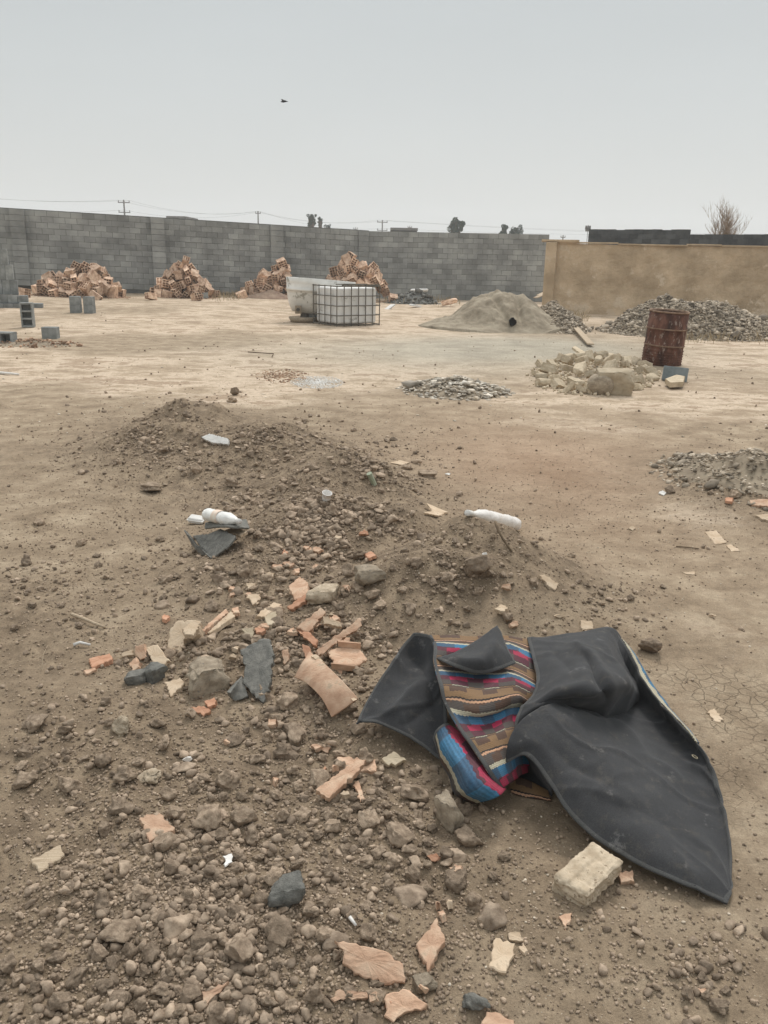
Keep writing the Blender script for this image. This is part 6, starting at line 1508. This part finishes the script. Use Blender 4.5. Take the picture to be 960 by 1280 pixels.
ZT = [(a, b, c, d, int(e_*1.2)) for a, b, c, d, e_ in ZR]+[(a, b, c*1.1, d*1.15, int(e_*2.0)) for a, b, c, d, e_ in ZL]+[(250, 1080, 330, 230, 6000), (480, 900, 520, 260, 3500), (720, 640, 240, 110, 1600), (480, 560, 500, 70, 2500), (120, 640, 160, 110, 2500), (480, 1150, 520, 160, 6000), (700, 650, 300, 80, 1500), (100, 620, 150, 80, 1200)]
P, s = zone_pts(ZT, 33, .002, .010, 1.8); scatter('soil_crumbs', P, s, 'crumb', 'fine brown soil grit over the ground', sub=1, seed=33, flat_=.8)
ZP = [(480, 1000, 480, 300, 900), (640, 640, 300, 100, 500), (200, 560, 250, 120, 400), (560, 480, 400, 40, 500), (850, 680, 110, 140, 350)]
P, s = zone_pts(ZP, 35, .002, .009, 2.5); scatter('pale_grit', P, s, 'litter', 'pale specks of plaster and straw in the soil', sub=0, seed=35, flat_=.6)
# pebbles on the far flat and ground beyond the frame
g = np.random.default_rng(9); n = 1500; r = np.exp(g.uniform(math.log(7.5), math.log(24), n)); th = g.uniform(-.62, .62, n); X, Y = r*np.sin(th), r*np.cos(th)
P = np.stack([X, Y, H(X, Y)], -1); scatter('gravel', P, .006+.03*g.random(n)**5, 'crumb', 'sparse stones strewn over the far clay', sub=1, seed=37)
n = 900; r = np.exp(g.uniform(math.log(8), math.log(30), n)); th = g.uniform(-.62, .62, n); X, Y = r*np.sin(th), r*np.cos(th); P = np.stack([X, Y, H(X, Y)], -1); scatter('litter', P, .01+.03*g.random(n)**4, 'litter', 'pale flakes strewn over the far clay', sub=0, seed=38, flat_=.4)
n = 5000; r = g.uniform(1.0, 8, n); th = g.uniform(-1.1, 1.1, n); X, Y = r*np.sin(th), r*np.cos(th); lo_ = loose(X, Y); k = g.random(n) < .25+.75*lo_; X, Y = X[k], Y[k]
P = np.stack([X, Y, H(X, Y)], -1); scatter('soil_crumbs', P, .004+.016*g.random(len(X))**3, 'crumb', 'soil crumbs spread thinly across the near ground', sub=1, seed=39)
n = 9000; r = np.exp(g.uniform(math.log(6.0), math.log(19), n)); th = g.uniform(-.6, .6, n); X, Y = r*np.sin(th), r*np.cos(th)
k = g.random(n) < np.clip(.35+.8*fbm(X*.9, Y*.9, 91, 3), .03, 1); X, Y = X[k], Y[k]; P = np.stack([X, Y, H(X, Y)], -1); scatter('pale_grit', P, .004+.014*g.random(len(X))**3, 'pale_crumb', 'patches of pale grit trodden into the middle of the yard', sub=0, seed=40, flat_=.5)
# dry grass at the wall foot
def dry_grass():
    g = np.random.default_rng(12); V = []; F = []
    spots_ = []
    for (x0, x1, y, n) in ((265, 300, 368, 700), (480, 530, 372, 400), (840, 960, 424, 260), (700, 735, 398, 150), (540, 575, 376, 200)):
        px = g.uniform(x0, x1, n); py = y+g.normal(size=n)*3.5; spots_.append(np.stack([px, py], -1))
    q = np.vstack(spots_); P = hit(q[:, 0], q[:, 1])
    for p in P:
        h_ = g.uniform(.08, .28); a = g.uniform(0, 6.28); d = np.array([math.cos(a), math.sin(a), 0]); ln = g.uniform(0, .12); b = len(V); w_ = .006
        s_ = np.array([-d[1], d[0], 0])*w_; V += [p-s_, p+s_, p+d*ln*.5+s_*.7+[0, 0, h_*.7], p+d*ln+[0, 0, h_]]; F += [(b, b+1, b+2), (b, b+2, b+3)]
    M['drygrass'] = material('dry_grass', (.26, .20, .12), (.42, .34, .22), scale=3, irand=.3, bump=0)
    tag(obj('dry_grass', meshdata('dry_grass', V, F, M['drygrass'])), 'thin dry grass tufts at the foot of walls and heaps', None, None, 'stuff')
dry_grass()
print('OBJECTS', len(bpy.data.objects))
